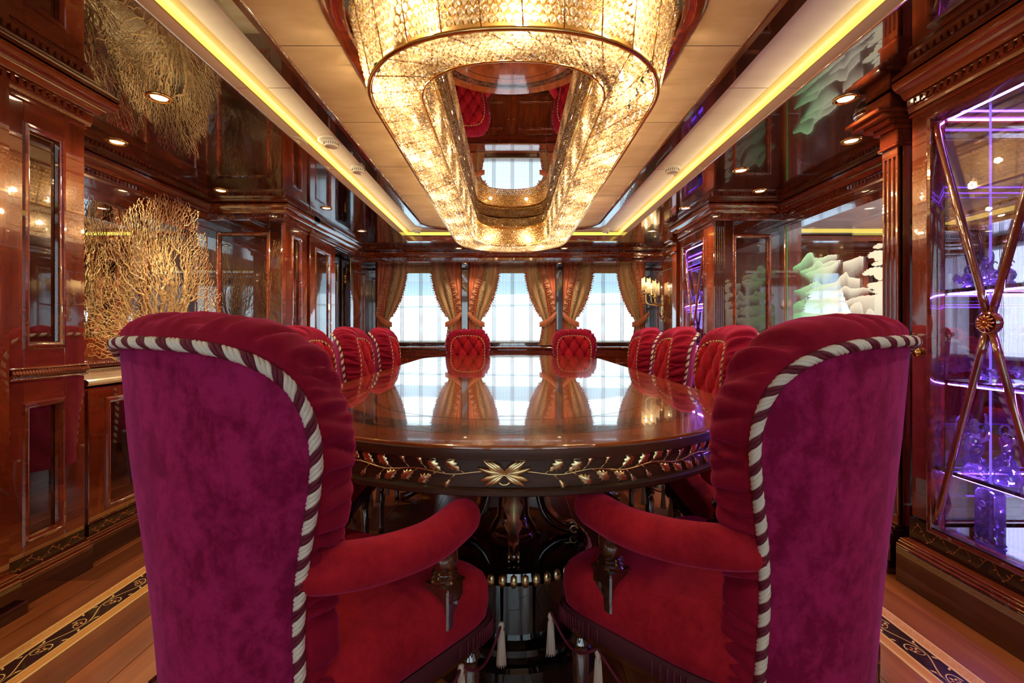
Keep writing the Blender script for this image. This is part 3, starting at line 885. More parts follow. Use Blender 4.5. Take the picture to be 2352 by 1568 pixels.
# ------------------------------------------------------------------ replica bay added behind the etched glass, standing in for a mirror reflection
LBX = (3.77, 4.97)
lb_ = structure('wall_replica')
mb = MB(); mb.box(2.32, 6.2, .9, 6.6, -.05, -.004); mb.build('replica_floor', 'floor_plank', lb_)
mb = MB(); mb.box(6.1, 6.2, .9, 6.6, 0, 2.26); mb.box(2.32, 6.2, .8, .9, 0, 2.26); mb.build('replica_side_wall', 'mahogany', lb_)
mb = MB(); mb.box(2.32, LBX[0], 6.42, 6.6, 0, 2.2); mb.box(LBX[1], 6.2, 6.42, 6.6, 0, 2.2); mb.box(LBX[0], LBX[1], 6.42, 6.6, 0, .82); mb.box(LBX[0], LBX[1], 6.42, 6.6, 1.97, 2.2); mb.build('replica_end_wall', 'mahogany', lb_)
mb = MB(); mb.box(2.32, 6.2, 5.842, 6.24, 1.925, 2.03, .002); mb.build('replica_beam', 'mahogany_across', lb_)
mb = MB(); mb.sweep([(2.32, 5.84), (6.1, 5.84)], [(0, 1.905), (.012, 1.905), (.018, 1.921), (.018, 1.957), (.044, 1.982), (.080, 2.012), (.080, 2.026), (0, 2.026)], -1); mb.build('replica_cornice', 'mahogany_across', lb_)
mb = MB(); mb.box(2.32, 6.2, 5.12, 6.6, 2.03, 2.05); mb.build('replica_soffit', 'lacquer', lb_)
mb = MB(); mb.box(2.32, 6.2, 5.10, 5.12, 2.03, 2.085); mb.build('replica_fascia', 'mahogany_across', lb_)
mb = MB(); mb.box(2.4, 6.1, 5.03, 5.10, 2.121, 2.13); mb.box(2.4, 6.1, 4.95, 5.0, 2.121, 2.13); mb.build('replica_cove_light', 'cove_led', lb_)
mb = MB(); mb.box(2.32, 6.2, .9, 5.3, 2.132, 2.15); mb.build('replica_ceiling', 'suede_daylit', lb_)
mb = MB(); mb.rectframe(face_y(6.46, -1), LBX[0], LBX[1], .84, 1.97, [(0, 0), (0, .03), (.04, .03), (.04, 0)]); wn_ = structure('window_7'); mb.build('window_frame', 'boat_white', wn_)
mb = MB(); mb.box(LBX[0], LBX[1], 6.478, 6.482, .84, 1.97); mb.build('glass_pane', 'window_glass', wn_)
for x in (3.4, 5.2): point_light('replica_fill', (x, 2.6, 1.2), REPLICA_FILL_W, (.92, .95, 1.0), .06)  # unseen fill lights added to brighten the bay ceiling
for px in (3.72, 5.02):
    flutes(lb_, face_y(6.24, -1), px-.04, px+.04, .1, 1.925, 4, 'fluted_post', 'dark_wood')
# ------------------------------------------------------------------ ceiling
ceil = structure('ceiling')
seamsL = [-1.95, -.9, .35, 1.6, 2.85, 4.10, 5.12]
for i in range(len(seamsL)-1):
    mb = MB(); mb.box(-2.56, OX0, seamsL[i]+.0007, seamsL[i+1]-.0007, ZS, ZS+.02); mb.build('soffit_panel', 'lacquer', ceil)
    mb = MB(); mb.box(OX1, 2.32, seamsL[i]+.0007, seamsL[i+1]-.0007, ZS, ZS+.02); mb.build('soffit_panel', 'lacquer', ceil)
mb = MB(); mb.box(-2.56, 2.32, 5.1214, 6.6, ZS, ZS+.02); mb.build('soffit_panel', 'lacquer', ceil)
mb = MB(); mb.box(OX0, OX1, -1.95, OY0, ZS, ZS+.02); mb.build('soffit_panel', 'lacquer', ceil)
mb = MB(); mb.box(-2.56, 6.2, -2.0, 6.6, 2.26, 2.30); mb.build('deck_above', 'black_gap', ceil)
ring = [(OX0, OY0), (OX1, OY0), (OX1, OY1), (OX0, OY1)]
mb = MB(); mb.sweep(ring, [(.0, ZS-.002), (.010, ZS-.002), (.012, ZS+.004), (.012, ZF), (-.02, ZF), (-.02, ZS+.02)], 1, closed=True); mb.build('fascia', 'mahogany_run', ceil)
mb = MB(); mb.tube([(x+(.012 if x < 0 else -.012), y+(.012 if y < 0 else -.012), ZS) for x, y in ring], .0035, 8, closed=True); mb.build('chrome_bead', 'chrome', ceil)
CI = (-1.135, 1.200, -.9, 5.06)              # inner edge of the cove light
def rect_ring(name, mat, outer, inner, z):
    mb = MB()
    mb.fill([[(outer[0], outer[2]), (outer[1], outer[2]), (outer[1], outer[3]), (outer[0], outer[3])],
             [(inner[0], inner[2]), (inner[0], inner[3]), (inner[1], inner[3]), (inner[1], inner[2])]], z)
    return mb.build(name, mat, ceil)
rect_ring('cove_light', 'cove_led', (OX0-.10, OX1+.10, OY0-.1, OY1+.12), CI, 2.122)
CO = (-1.10, 1.165, -.86, 5.02)
simple('cove_glow_tint', (.50, .36, .06), rough=.6)  # yellow cove glow and shading put into the lip colour
rect_ring('cove_lip', 'cove_glow_tint', CI, CO, 2.120)
# wooden band with shouldered, bowed ends
def bandloop(hx, yf, yn, peak):
    pts = [(-hx, yn), (-hx, yf)]
    for k in range(13):
        x = -hx+.05+(2*hx-.10)*k/12
        pts.append((x, yf+.02+(peak-yf-.02)*math.sqrt(max(0, 1-(x/hx)**2))))
    pts += [(hx, yf), (hx, yn)]
    return pts
bo, bi = bandloop(.975, 4.66, -.75, 5.0), bandloop(.90, 4.60, -.68, 4.955)
mb = MB(); mb.fill([[(CO[0], CO[2]), (CO[1], CO[2]), (CO[1], CO[3]), (CO[0], CO[3])], bo[::-1]], ZC); mb.build('outer_suede_panel', 'suede_daylit', ceil)
rows = []
for lp, z in ((bo, ZC), (bo, ZC-.014), (None, ZC-.014), (bi, ZC-.006), (bi, ZC)):
    if lp is None: lp = [(a[0]*.82+b[0]*.18, a[1]*.82+b[1]*.18) for a, b in zip(bi, bo)]
    rows.append([(x, y, z) for x, y in lp])
mb = MB(); mb.grid(rows, 0, False, wrap=True); mb.build('wood_band', 'dark_wood', ceil)
mb = MB(); mb.tube([(x*.985, y, ZC-.010) for x, y in bi], .004, 6, closed=True); mb.build('band_bead', 'mahogany_run', ceil)

CX = .012
def plan(a, near, bn, far, bf, n=96):
    pts = []
    yn, yf = near+bn, far-bf
    for k in range(n//2):
        an = PI+PI*k/(n//2-1)          # 180..360: near end
        c, s_ = math.cos(an), math.sin(an)
        pts.append((CX+a*math.copysign(abs(c)**.9, c), yn+bn*math.copysign(abs(s_)**.9, s_)))
    for k in range(n//2):
        an = PI*k/(n//2-1)
        c, s_ = math.cos(an), math.sin(an)
        pts.append((CX+a*math.copysign(abs(c)**.85, c), yf+bf*math.copysign(abs(s_)**.85, s_)))
    return pts
def resample(lp, n, start=0.0):
    P = np.array(lp+[lp[0]], float)
    L = np.concatenate([[0], np.cumsum(np.linalg.norm(np.diff(P, axis=0), axis=1))])
    s = ((np.arange(n)+start)/n*L[-1]) % L[-1]
    return np.stack([np.interp(s, L, P[:, 0]), np.interp(s, L, P[:, 1])], 1), L[-1]
def P_out(d=0.0): return plan(.528+d, 1.281-d, .47, 4.89+d*.3, .66)
def P_in(d=0.0): return plan(.335+d, 1.436-d, .27, 4.566+d, .40)
def P_up(d=0.0): return plan(.322+d, 1.449-d, .27, 4.553+d, .40)

rw0, rw1 = P_out(.125), P_out(.065)
mb = MB(); mb.fill([bi, rw0[::-1]], ZC); mb.build('inner_suede_panel', 'suede', ceil)
rows = [[(x, y, z) for x, y in lp] for lp, z in ((rw0, ZC), (rw0, ZC-.012), (P_out(.115), ZC-.016), (P_out(.075), ZC-.016), (rw1, ZC-.010), (rw1, ZC+.03))]
mb = MB(); mb.grid(rows, 0, False, wrap=True); mb.build('wood_ring', 'mahogany', ceil, sharp=30)
for y in (-.2, .45, 1.755, 2.4, 3.05, 3.7):
    for sg in (-1, 1):
        x0 = .62
        mb = MB(); mb.box(sg*x0+CX, sg*.90, y-.0012, y+.0012, ZC-.0006, ZC); mb.build('panel_seam', 'black_gap', ceil)
for y in (1.1, 2.06, 3.1):
    mb = MB(); mb.box(-.975, -1.10, y-.001, y+.001, ZC-.0006, ZC); mb.build('panel_seam', 'black_gap', ceil)
    mb = MB(); mb.box(.975, 1.165, y-.001, y+.001, ZC-.0006, ZC); mb.build('panel_seam', 'black_gap', ceil)
for (a, b) in ((1.2, 2.62), (2.621, 4.75)):
    mb = MB(); mb.box(-.46, .48, a, b, ZM, ZM+.006); mb.build('mirror_panel', 'ceiling_mirror', ceil)
# ------------------------------------------------------------------ chandelier
ch = thing('crystal_chandelier', 'long oval golden chandelier hung with crystal beads round a ceiling mirror', 'chandelier', (CX, 2.8, 2.10))
ZB, ZSH, ZUP, ZT = H+.852, H+1.025, H+1.035, 2.15
def rim(lp, z, r, name='rim', mat='brass', flat=1.0):
    P, L = resample(lp, 160)
    mb = MB(); mb.tube([(x, y, z) for x, y in P], r, 6, closed=True, flat=flat); return mb.build(name, mat, ch)
rim(P_out(), ZB, .0075); rim(P_out(-.006), ZB+.004, .005)
rim(P_in(), ZB, .004); rim(P_in(-.004), ZSH, .006); rim(P_up(.0), ZUP-.004, .006); rim(P_up(.002), ZT-.01, .004); rim(P_out(.045), ZB+.22, .006)
# gilded carrier plates inside the ring
A_, L_ = resample(P_out(.035), 120); B_, _ = resample(P_in(.03), 120)
mb = MB(); mb.grid([[(x, y, ZT-.02) for x, y in A_], [(x, y, ZT-.02) for x, y in B_]], wrap=True); mb.build('carrier_plate', 'gold_plate', ch)
A_, _ = resample(P_in(.002), 120); B_, _ = resample(P_up(.002), 120)
mb = MB(); mb.grid([[(x, y, ZSH+.014) for x, y in A_], [(x, y, ZUP) for x, y in B_]], wrap=True); mb.build('shelf_plate', 'gold_plate', ch)
B2, _ = resample(P_up(.02), 120)
mb = MB(); mb.grid([[(x, y, ZUP+.01) for x, y in B2], [(x, y, ZT) for x, y in B2]], wrap=True); mb.build('inner_liner', 'gold_plate', ch)
B3, _ = resample(P_in(.085), 120)
mb = MB(); mb.grid([[(x, y, ZB+.03) for x, y in B3], [(x, y, ZT-.03) for x, y in B3]], wrap=True); mb.build('core_plate', 'gold_core', ch)

# bead positions: (point, outward normal, size)
beads = []
brng = random.Random(11)
def bead_sheet(lpA, zA, lpB, zB, rows, pitch, size, outward, jit=.22):
    n_ = None
    for r_ in range(rows):
        f = (r_+.5)/rows
        _, L0 = resample(lpA, 60)
        if n_ is None: n_ = int(L0/pitch)
        A, _ = resample(lpA, n_, .5*(r_ % 2)); B, _ = resample(lpB, n_, .5*(r_ % 2))
        Q = A*(1-f)+B*f; z = zA*(1-f)+zB*f
        T = np.roll(Q, -1, 0)-np.roll(Q, 1, 0); T /= np.linalg.norm(T, axis=1, keepdims=True)
        D = B-A; dz = zB-zA
        for i in range(n_):
            t3 = np.array([T[i, 0], T[i, 1], 0]); d3 = np.array([D[i, 0], D[i, 1], dz]); nn = np.cross(t3, d3); nn /= max(np.linalg.norm(nn), 1e-9)
            if outward is not None and nn.dot(outward(Q[i])) < 0: nn = -nn
            jt = brng.uniform(-jit, jit)/rows; jd = np.array([D[i, 0], D[i, 1], dz])*jt
            beads.append((np.array([Q[i, 0], Q[i, 1], z])+jd, nn, t3, size*brng.uniform(.92, 1.06)))
down = lambda q: np.array([0, 0, -1.0])
outw = lambda q: np.array([q[0]-CX, (q[1]-2.8)*.3, -.1])
inw = lambda q: -np.array([q[0]-CX, (q[1]-2.8)*.3, .1])
bead_sheet(P_out(-.012), ZB, P_in(.012), ZB, 8, .0245, .0124, down, .12)
bead_sheet(P_out(.002), ZB+.015, P_out(.052), ZT-.03, 10, .0245, .0132, outw, .08)
bead_sheet(P_in(-.002), ZB+.012, P_in(-.002), ZSH-.008, 7, .0245, .0115, inw)
bead_sheet(P_up(-.002), ZUP+.010, P_up(-.002), ZT-.008, 4, .023, .0108, inw)
def bead_geo(c, nn, t3, s_):
    b3 = np.cross(nn, t3)
    tilt = .35*(brng.random()-.5)
    nn = nn+tilt*t3+.35*(brng.random()-.5)*b3; nn /= np.linalg.norm(nn)
    t3 = t3-nn*t3.dot(nn); t3 /= np.linalg.norm(t3); b3 = np.cross(nn, t3)
    v = [c+nn*s_*.62]
    for k in range(6): a = PI/6+k*PI/3; v.append(c+s_*.55*(math.cos(a)*t3+math.sin(a)*b3)+nn*s_*.42)
    for k in range(8): a = PI/8+k*PI/4; v.append(c+s_*(math.cos(a)*t3+math.sin(a)*b3))
    v.append(c-nn*s_*.6)
    return v
BF = [(0, 1+k, 1+(k+1) % 6) for k in range(6)]
def bead_faces():
    f = list(BF)
    # girdle: join the 6-sided crown to the 8-sided rim
    i = j = 0
    while i < 6 or j < 8:
        if j*6 <= i*8 and j < 8: f.append((1+i % 6, 7+j % 8, 7+(j+1) % 8)); j += 1
        else: f.append((1+i % 6, 7+j % 8, 1+(i+1) % 6)); i += 1
    f += [(15, 7+(k+1) % 8, 7+k) for k in range(8)]
    return f
BFACES = bead_faces()
def seen(c):
    if c[1] < .5: return False
    return abs(c[0]/c[1]) < 1.14 and (c[2]-H)/c[1] < .74
order = sorted(range(len(beads)), key=lambda i: (not seen(beads[i][0]), beads[i][0][1]))
near_set = set(order[:300])
for i in order[:300]:
    c, nn, t3, s_ = beads[i]
    vv = bead_geo(c, nn, t3, s_)
    if i == order[0] or brng.random() < .06: variant = None
    if variant is None:
        mb = MB(); mb.add([q-c for q in bead_geo(np.zeros(3)+c, np.array([0, 0, -1.0]), np.array([1.0, 0, 0]), .0128)], BFACES)
        me = bpy.data.meshes.new('crystal_bead'); me.from_pydata(mb.v, [], mb.f); me.materials.append(MAT['crystal']); variant = me
    o = put('crystal_bead', variant, ch)
    zax = Vector(-nn); xax = Vector(t3); xax = (xax-zax*xax.dot(zax)).normalized(); yax = zax.cross(xax)
    mtx = Matrix((xax, yax, zax)).transposed()
    e = mtx.to_euler()
    e.rotate_axis('X', .3*(brng.random()-.5)); e.rotate_axis('Y', .3*(brng.random()-.5))
    o.rotation_euler = e; o.location = Vector(c)-ch.location
mbs = {'outer': MB()}
mb = MB()
for i in order[300:]:
    mb.add(bead_geo(*beads[i]), BFACES)
mb.build('crystal_curtain', 'crystal', ch, kind='stuff')
# gilt dividing bars of the outer curtain and under the ring
A_, _ = resample(P_out(.003), 72); B_, _ = resample(P_out(.055), 72); C_, _ = resample(P_in(.0), 72)
for k in range(72):
    if A_[k][1] > 3.2: continue
    mb = MB(); mb.tube([(A_[k][0], A_[k][1], ZB), (B_[k][0], B_[k][1], ZT-.03)], .0022, 5)
    mb.tube([(A_[k][0], A_[k][1], ZB), (C_[k][0], C_[k][1], ZB)], .0022, 5); mb.build('divider_bar', 'brass', ch)
# bulbs in the ring
MIDc = [((a[0]+b[0])/2, (a[1]+b[1])/2) for a, b in zip(resample(P_out(), 26)[0], resample(P_in(), 26)[0])]
for x, y in MIDc:
    # each bulb sits just outside the gilded core, a second one just inside it
    dx, dy = x-CX, 0
    mb = MB(); mb.lathe([(.001, 0), (.007, .006), (.0095, .018), (.008, .03), (.004, .038), (.004, .05)], 10, c=(x, y, ZB+.05)); mb.build('bulb', 'bulb_glow', ch)
for i, (x, y) in enumerate(MIDc[::2]):
    point_light('chandelier_light', (x, y, ZB+.055), BULB_W, (1.0, .74, .42), .02)
Q, _ = resample(P_out(-.022), 26, .5)
for i, (x, y) in enumerate(Q):
    point_light('chandelier_light', (x, y, ZB+(.13 if i % 2 else .05)), BULB_W*1.7, (1.0, .74, .42), .015)
Q, _ = resample(P_in(.04), 20)
for i, (x, y) in enumerate(Q):
    point_light('chandelier_light', (x, y, ZB+.09), BULB_W*1.2, (1.0, .74, .42), .015)

# ------------------------------------------------------------------ fittings in the ceiling
def downlight(x, y, label, z=ZS, r=.038, watts=SPOT_W, seen_=True):
    t = thing('downlight', label, 'downlight', (x, y, z), group='recessed ceiling lights')
    mb = MB(); mb.lathe([(r*1.28, z), (r*1.28, z-.004), (r*1.1, z-.008), (r*.98, z-.004), (r*.80, z-.001), (r*.78, z)], 24, c=(x, y, 0), cap=False); mb.build('bezel', 'brass', t)
    mb = MB(); mb.lathe([(.0005, z-.0025), (r*.55, z-.003), (r*.78, z-.0015), (r*.79, z-.0005)], 20, c=(x, y, 0), cap=False); mb.build('lamp', 'lamp_glow', t)
    spot_light('downlight_lamp', (x, y, z-.012), watts, (1.0, .78, .50))
dl = [(-1.52, 1.97, 'downlight ringed in brass amid the mirrored coral at upper left'), (-2.10, 2.43, 'downlight in front of the left alcove, nearer the cornice'),
      (-2.08, 3.27, 'downlight over the far end of the left alcove'), (-1.51, 3.74, 'left soffit downlight above the wide cupboard door'), (-1.50, 4.59, 'left soffit downlight nearest the far windows'),
      (1.46, 1.98, 'downlight ringed in brass at upper right beside the mirrored frosted glass'), (1.81, 2.415, 'right soffit downlight under the camera dome'), (1.45, 2.86, 'right soffit downlight, middle one of its row by the cove'),
      (1.80, 3.28, 'downlight over the far corner of the right alcove'), (1.44, 3.74, 'right soffit downlight above the far display cabinet'), (1.43, 4.59, 'right soffit downlight above the wall sconce')]
for x, y, lb in dl: downlight(x, y, lb, watts=CORAL_W if x < -2 else SPOT_W)
for x, lb in ((-.63, 'far soffit downlight left of the chandelier tip'), (.66, 'far soffit downlight right of the chandelier tip')): downlight(x, 5.55, lb, watts=12)
for x, lb in ((-.60, 'small downlight under the beam above the left window post'), (.655, 'small downlight under the beam above the right window post')): downlight(x, 6.06, lb, z=1.925, r=.028, watts=12)
for x in (-1.5, 1.45):
    for y in (-.4, .6):
        t = downlight(x, y, 'soffit downlight %s the viewer on the %s' % ('behind' if y < 0 else 'above', 'left' if x < 0 else 'right'))

def detector(x, y, label, big=False):
    t = thing('smoke_detector', label, 'smoke detector', (x, y, ZC), group='ceiling detectors')
    s_ = 1.0
    mb = MB(); r = .075 if big else .05
    mb.lathe([(r, ZC), (r, ZC-.005), (r*.93, ZC-.008), (r*.8, ZC-.009)], 28, c=(x, y, 0)); mb.build('base_plate', 'white_plastic', t)
    mb = MB(); q = r*.52 if big else r*.82
    mb.lathe([(q, ZC-.006), (q, ZC-.03), (q*.95, ZC-.036), (q*.6, ZC-.040), (.001, ZC-.041)], 24, c=(x, y, 0)); mb.build('head', 'white_plastic', t, sharp=40)
    mb = MB()
    for k in range(20):
        a = 2*PI*k/20; mb.box(x+q*math.cos(a)-.0018, x+q*math.cos(a)+.0018, y+q*math.sin(a)-.0018, y+q*math.sin(a)+.0018, ZC-.030, ZC-.014)
    mb.build('vent_slots', 'grey_plastic', t, kind='stuff')
    if not big:
        mb = MB(); mb.box(x+.012, x+.024, y-.012, y+.012, ZC-.055, ZC-.036, .002); mb.build('sensor_foot', 'white_plastic', t)
detector(-1.035, 2.63, 'large round smoke detector left of the chandelier', True)
detector(-1.02, 3.06, 'small smoke detector behind the large one on the left', False)
detector(1.09, 3.06, 'small smoke detector right of the chandelier', False)
detector(-1.0, 4.90, 'small detector in the far left ceiling corner')
detector(1.03, 4.90, 'small detector in the far right ceiling corner')
t = thing('camera_dome', 'glassy surveillance dome hanging from the dark soffit by the right pilaster', 'camera dome', (1.67, 2.12, ZS))
mb = MB(); mb.lathe([(.058, ZS), (.060, ZS-.012), (.054, ZS-.02)], 24, c=(1.67, 2.12, 0)); mb.build('collar', 'chrome', t)
mb = MB(); mb.lathe([(.054, ZS-.018), (.052, ZS-.035), (.042, ZS-.055), (.024, ZS-.068), (.001, ZS-.072)], 24, c=(1.67, 2.12, 0)); mb.build('dome', 'black_gloss', t)

# ------------------------------------------------------------------ dining table
TX, TY0, TY1, TR, TZ = .0, 1.01, 4.87, .83, .764
tb = thing('dining_table', 'long glossy mahogany dining table with rounded ends and gilt vine apron', 'table', (TX, 2.9, 0))
def stad(d, n=160):
    r = TR+d; pts = []
    for k in range(n//2): a = PI+PI*k/(n//2-1); pts.append((TX+r*math.cos(a), TY0+TR+r*math.sin(a)))
    bf = .72
    for k in range(n//2): a = PI*k/(n//2-1); pts.append((TX+r*math.cos(a), TY1-bf+(bf+d)*math.sin(a)))
    return pts
def loft(name, mat, prof, parent, sharp=35, cap=False, cap0=False):
    mb = MB(); mb.grid([[(x, y, z) for x, y in stad(d)] for d, z in prof], wrap=True)
    if cap: mb.add([(x, y, prof[-1][1]) for x, y in stad(prof[-1][0])], [tuple(range(len(stad(0))))])
    if cap0: mb.add([(x, y, prof[0][1]) for x, y in stad(prof[0][0])], [tuple(range(len(stad(0))))[::-1]])
    return mb.build(name, mat, parent, sharp=sharp)
loft('tabletop', 'table_wood', [(-.10, TZ-.034), (-.006, TZ-.034), (0, TZ-.030), (0, TZ-.006), (-.0025, TZ-.0015), (-.006, TZ)], tb, cap=True)
loft('edge_band', 'table_edge', [(-.01, TZ-.034), (.0015, TZ-.031), (.0035, TZ-.020), (.0022, TZ-.009), (-.001, TZ-.006)], tb)
loft('apron', 'table_edge', [(-.20, TZ-.117), (-.012, TZ-.117), (-.008, TZ-.114), (-.008, TZ-.104), (-.012, TZ-.101), (-.022, TZ-.099), (-.026, TZ-.036), (-.03, TZ-.034)], tb)
mb = MB()
mb.grid([[(x, y, TZ+.0003) for x, y in stad(-.118)], [(x, y, TZ+.0003) for x, y in stad(-.212)]], 0, False, wrap=True); mb.build('inlay_band', 'table_inlay', tb)
for d in (-.112, -.212):
    mb = MB(); mb.grid([[(x, y, TZ+.0004) for x, y in stad(d)], [(x, y, TZ+.0004) for x, y in stad(d-.006)]], 0, False, wrap=True); mb.build('inlay_line', 'table_inlay_vine', tb)
for d in (-.30,):
    mb = MB(); mb.grid([[(x, y, TZ+.0004) for x, y in stad(d)], [(x, y, TZ+.0004) for x, y in stad(d-.010)]], 0, False, wrap=True); mb.build('inlay_line', 'table_inlay', tb)
# scrolling vine in the table inlay
Pm, Lm = resample(stad(-.165), 1400); Tm = np.roll(Pm, -1, 0)-np.roll(Pm, 1, 0); Tm /= np.linalg.norm(Tm, axis=1, keepdims=True); Nm = np.stack([-Tm[:, 1], Tm[:, 0]], 1)
mb = MB(); N_ = 1400; nper = 48
off = np.array([.024*math.sin(2*PI*nper*i/N_) for i in range(N_)])
C_ = Pm+Nm*off[:, None]; Tc = np.roll(C_, -1, 0)-np.roll(C_, 1, 0); Tc /= np.linalg.norm(Tc, axis=1, keepdims=True); Nc = np.stack([-Tc[:, 1], Tc[:, 0]], 1)
mb.grid([[(q[0], q[1], TZ+.0006) for q in C_+Nc*.0028], [(q[0], q[1], TZ+.0006) for q in C_-Nc*.0028]], 0, False, wrap=True)
for k in range(nper*2):
    i = int((k+.5)*N_/(nper*2)) % N_; sd = 1 if k % 2 == 0 else -1
    c = Pm[i]-Nm[i]*sd*.006
    for r0, wd in ((.021, .003),):
        a = np.linspace(0, 4.6, 14)
        ring_ = [c+Tm[i]*r0*(1-.09*q)*math.cos(q)+Nm[i]*sd*r0*(1-.09*q)*math.sin(q) for q in a]
        ring2 = [c+Tm[i]*(r0-wd)*(1-.09*q)*math.cos(q)+Nm[i]*sd*(r0-wd)*(1-.09*q)*math.sin(q) for q in a]
        mb.grid([[(q[0], q[1], TZ+.0006) for q in ring_], [(q[0], q[1], TZ+.0006) for q in ring2]], 0, False)
    for j in range(4):
        an = j*1.6+k; e1 = Tm[i]*math.cos(an)+Nm[i]*math.sin(an); e2 = np.array([-e1[1], e1[0]])
        q = [c+e1*.003, c+e1*.008+e2*.004, c+e1*.015, c+e1*.008-e2*.004]
        mb.add([(p_[0], p_[1], TZ+.0006) for p_ in q], [(0, 1, 2, 3)])
mb.build('inlay_vine', 'table_inlay_vine', tb, kind='stuff')

# gilt vine on the apron
Pa, La = resample(stad(-.024), 2400, 0)
i0 = min(range(2400), key=lambda i: Pa[i][1])
Ta = np.roll(Pa, -1, 0)-np.roll(Pa, 1, 0); Ta /= np.linalg.norm(Ta, axis=1, keepdims=True); Na = np.stack([Ta[:, 1], -Ta[:, 0]], 1)
if Na[i0][1] > 0: Na = -Na
ds = La/2400
def on_apron(s, z, d=0.0):
    f = (s/ds) % 2400; i = int(f) % 2400
    p_ = Pa[i]+Na[i]*d+Ta[i]*((f-int(f))*ds)
    return (p_[0], p_[1], z)
ZA = TZ-.067
def leaf_mesh(kind):
    """lobed leaf in the local x (along) / z (up) plane, domed toward -y"""
    mb = MB()
    if kind == 'leaf':
        half = [(0, 0), (.006, .008), (.014, .006), (.015, .013), (.024, .010), (.026, .017), (.034, .008), (.038, .010), (.044, 0)]
    else:
        half = [(0, 0), (.003, .003), (.009, .003), (.012, .008), (.014, .004), (.019, .009), (.019, .003), (.023, 0)]
    up = [(x, -.0005, z) for x, z in half]; mid = [(x, -.0045*math.sin(PI*min(1, (x+.004)/.05))-.001, 0) for x, z in half]; lo = [(x, -.0005, -z*.92) for x, z in half]
    mb.grid([up, [(a[0], (a[1]+b[1])/2-.0022, (a[2]+b[2])/2) for a, b in zip(up, mid)], mid, [(a[0], (a[1]+b[1])/2-.0022, (a[2]+b[2])/2) for a, b in zip(lo, mid)], lo])
    me = bpy.data.meshes.new('gilt_'+kind); me.from_pydata(mb.v, [], mb.f); me.materials.append(MAT['antique_gilt']); me.polygons.foreach_set('use_smooth', mb.sm); me.update()
    return me
LM = {k: leaf_mesh(k) for k in ('leaf', 'flower')}
s0 = i0*ds
mb = MB()
for sd in (-1, 1):
    mb.tube([on_apron(s0+sd*u, ZA+.0045*math.sin(u*38), .003) for u in np.arange(.05, 1.75, .012)], .0021, 5)
    for k in range(74):
        u = .090+k*.0225
        if u > 1.68: break
        upw = 1 if k % 2 == 0 else -1
        kind = 'flower' if k % 5 in (1, 4) else 'leaf'
        st = .007 if kind == 'leaf' else .012
        zb = ZA+.0045*math.sin(u*38)
        e = on_apron(s0+sd*(u+.012), zb+upw*st, .003)
        mb.tube([on_apron(s0+sd*u, zb, .003), e], .0016, 4)
        f = int((s0+sd*u)/ds) % 2400
        xax = Vector((Ta[f][0], Ta[f][1], 0))*sd; zax = Vector((0, 0, 1)); yax = zax.cross(xax)
        if yax.dot(Vector((Na[f][0], Na[f][1], 0))) > 0:
            yax = -yax
        mtx = Matrix((xax, yax, zax)).transposed().to_4x4()
        rot = Matrix.Rotation(-upw*(.55 if kind == 'leaf' else 1.0)+.12*math.sin(k*3.1), 4, 'Y')
        o = put('gilt_'+kind, LM[kind], tb)
        M4 = mtx@rot
        if M4.determinant() < 0: pass
        o.matrix_basis = Matrix.Translation(Vector(e)-tb.location)@M4@Matrix.Scale(.86 if kind == 'leaf' else 1.05, 4)
mb.build('gilt_stem', 'antique_gilt', tb)
# centre ornament: two fans of curling acanthus fronds and a ring
def frond(s, a0, ln, curl, r0=.0042):
    pts = []
    x = z = 0; a = a0
    for k in range(9):
        pts.append(on_apron(s+x, ZA+z, .004+.003*math.sin(PI*k/8))); x += math.cos(a)*ln/8; z += math.sin(a)*ln/8; a += curl/8
    return pts
for sd in (-1, 1):
    for j, (an, ln, cu) in enumerate(((.10, .062, .25), (.42, .060, .35), (.72, .052, -.3), (1.0, .044, -.7), (-.18, .058, -.3), (-.48, .054, -.2), (-.8, .046, .5))):
        if sd < 0: an, cu = PI-an, -cu
        mb = MB(); mb.tube(frond(s0, an, ln, cu), [.002, .0034, .0050, .0062, .0065, .0060, .0052, .0042, .0026], 7); mb.build('acanthus_frond', 'antique_gilt', tb)
mb = MB(); mb.tube([on_apron(s0+.014*math.cos(a), ZA-.014+.011*math.sin(a), .006) for a in np.linspace(0, 2*PI, 18, endpoint=False)], .0026, 6, closed=True); mb.build('centre_ring', 'antique_gilt', tb)

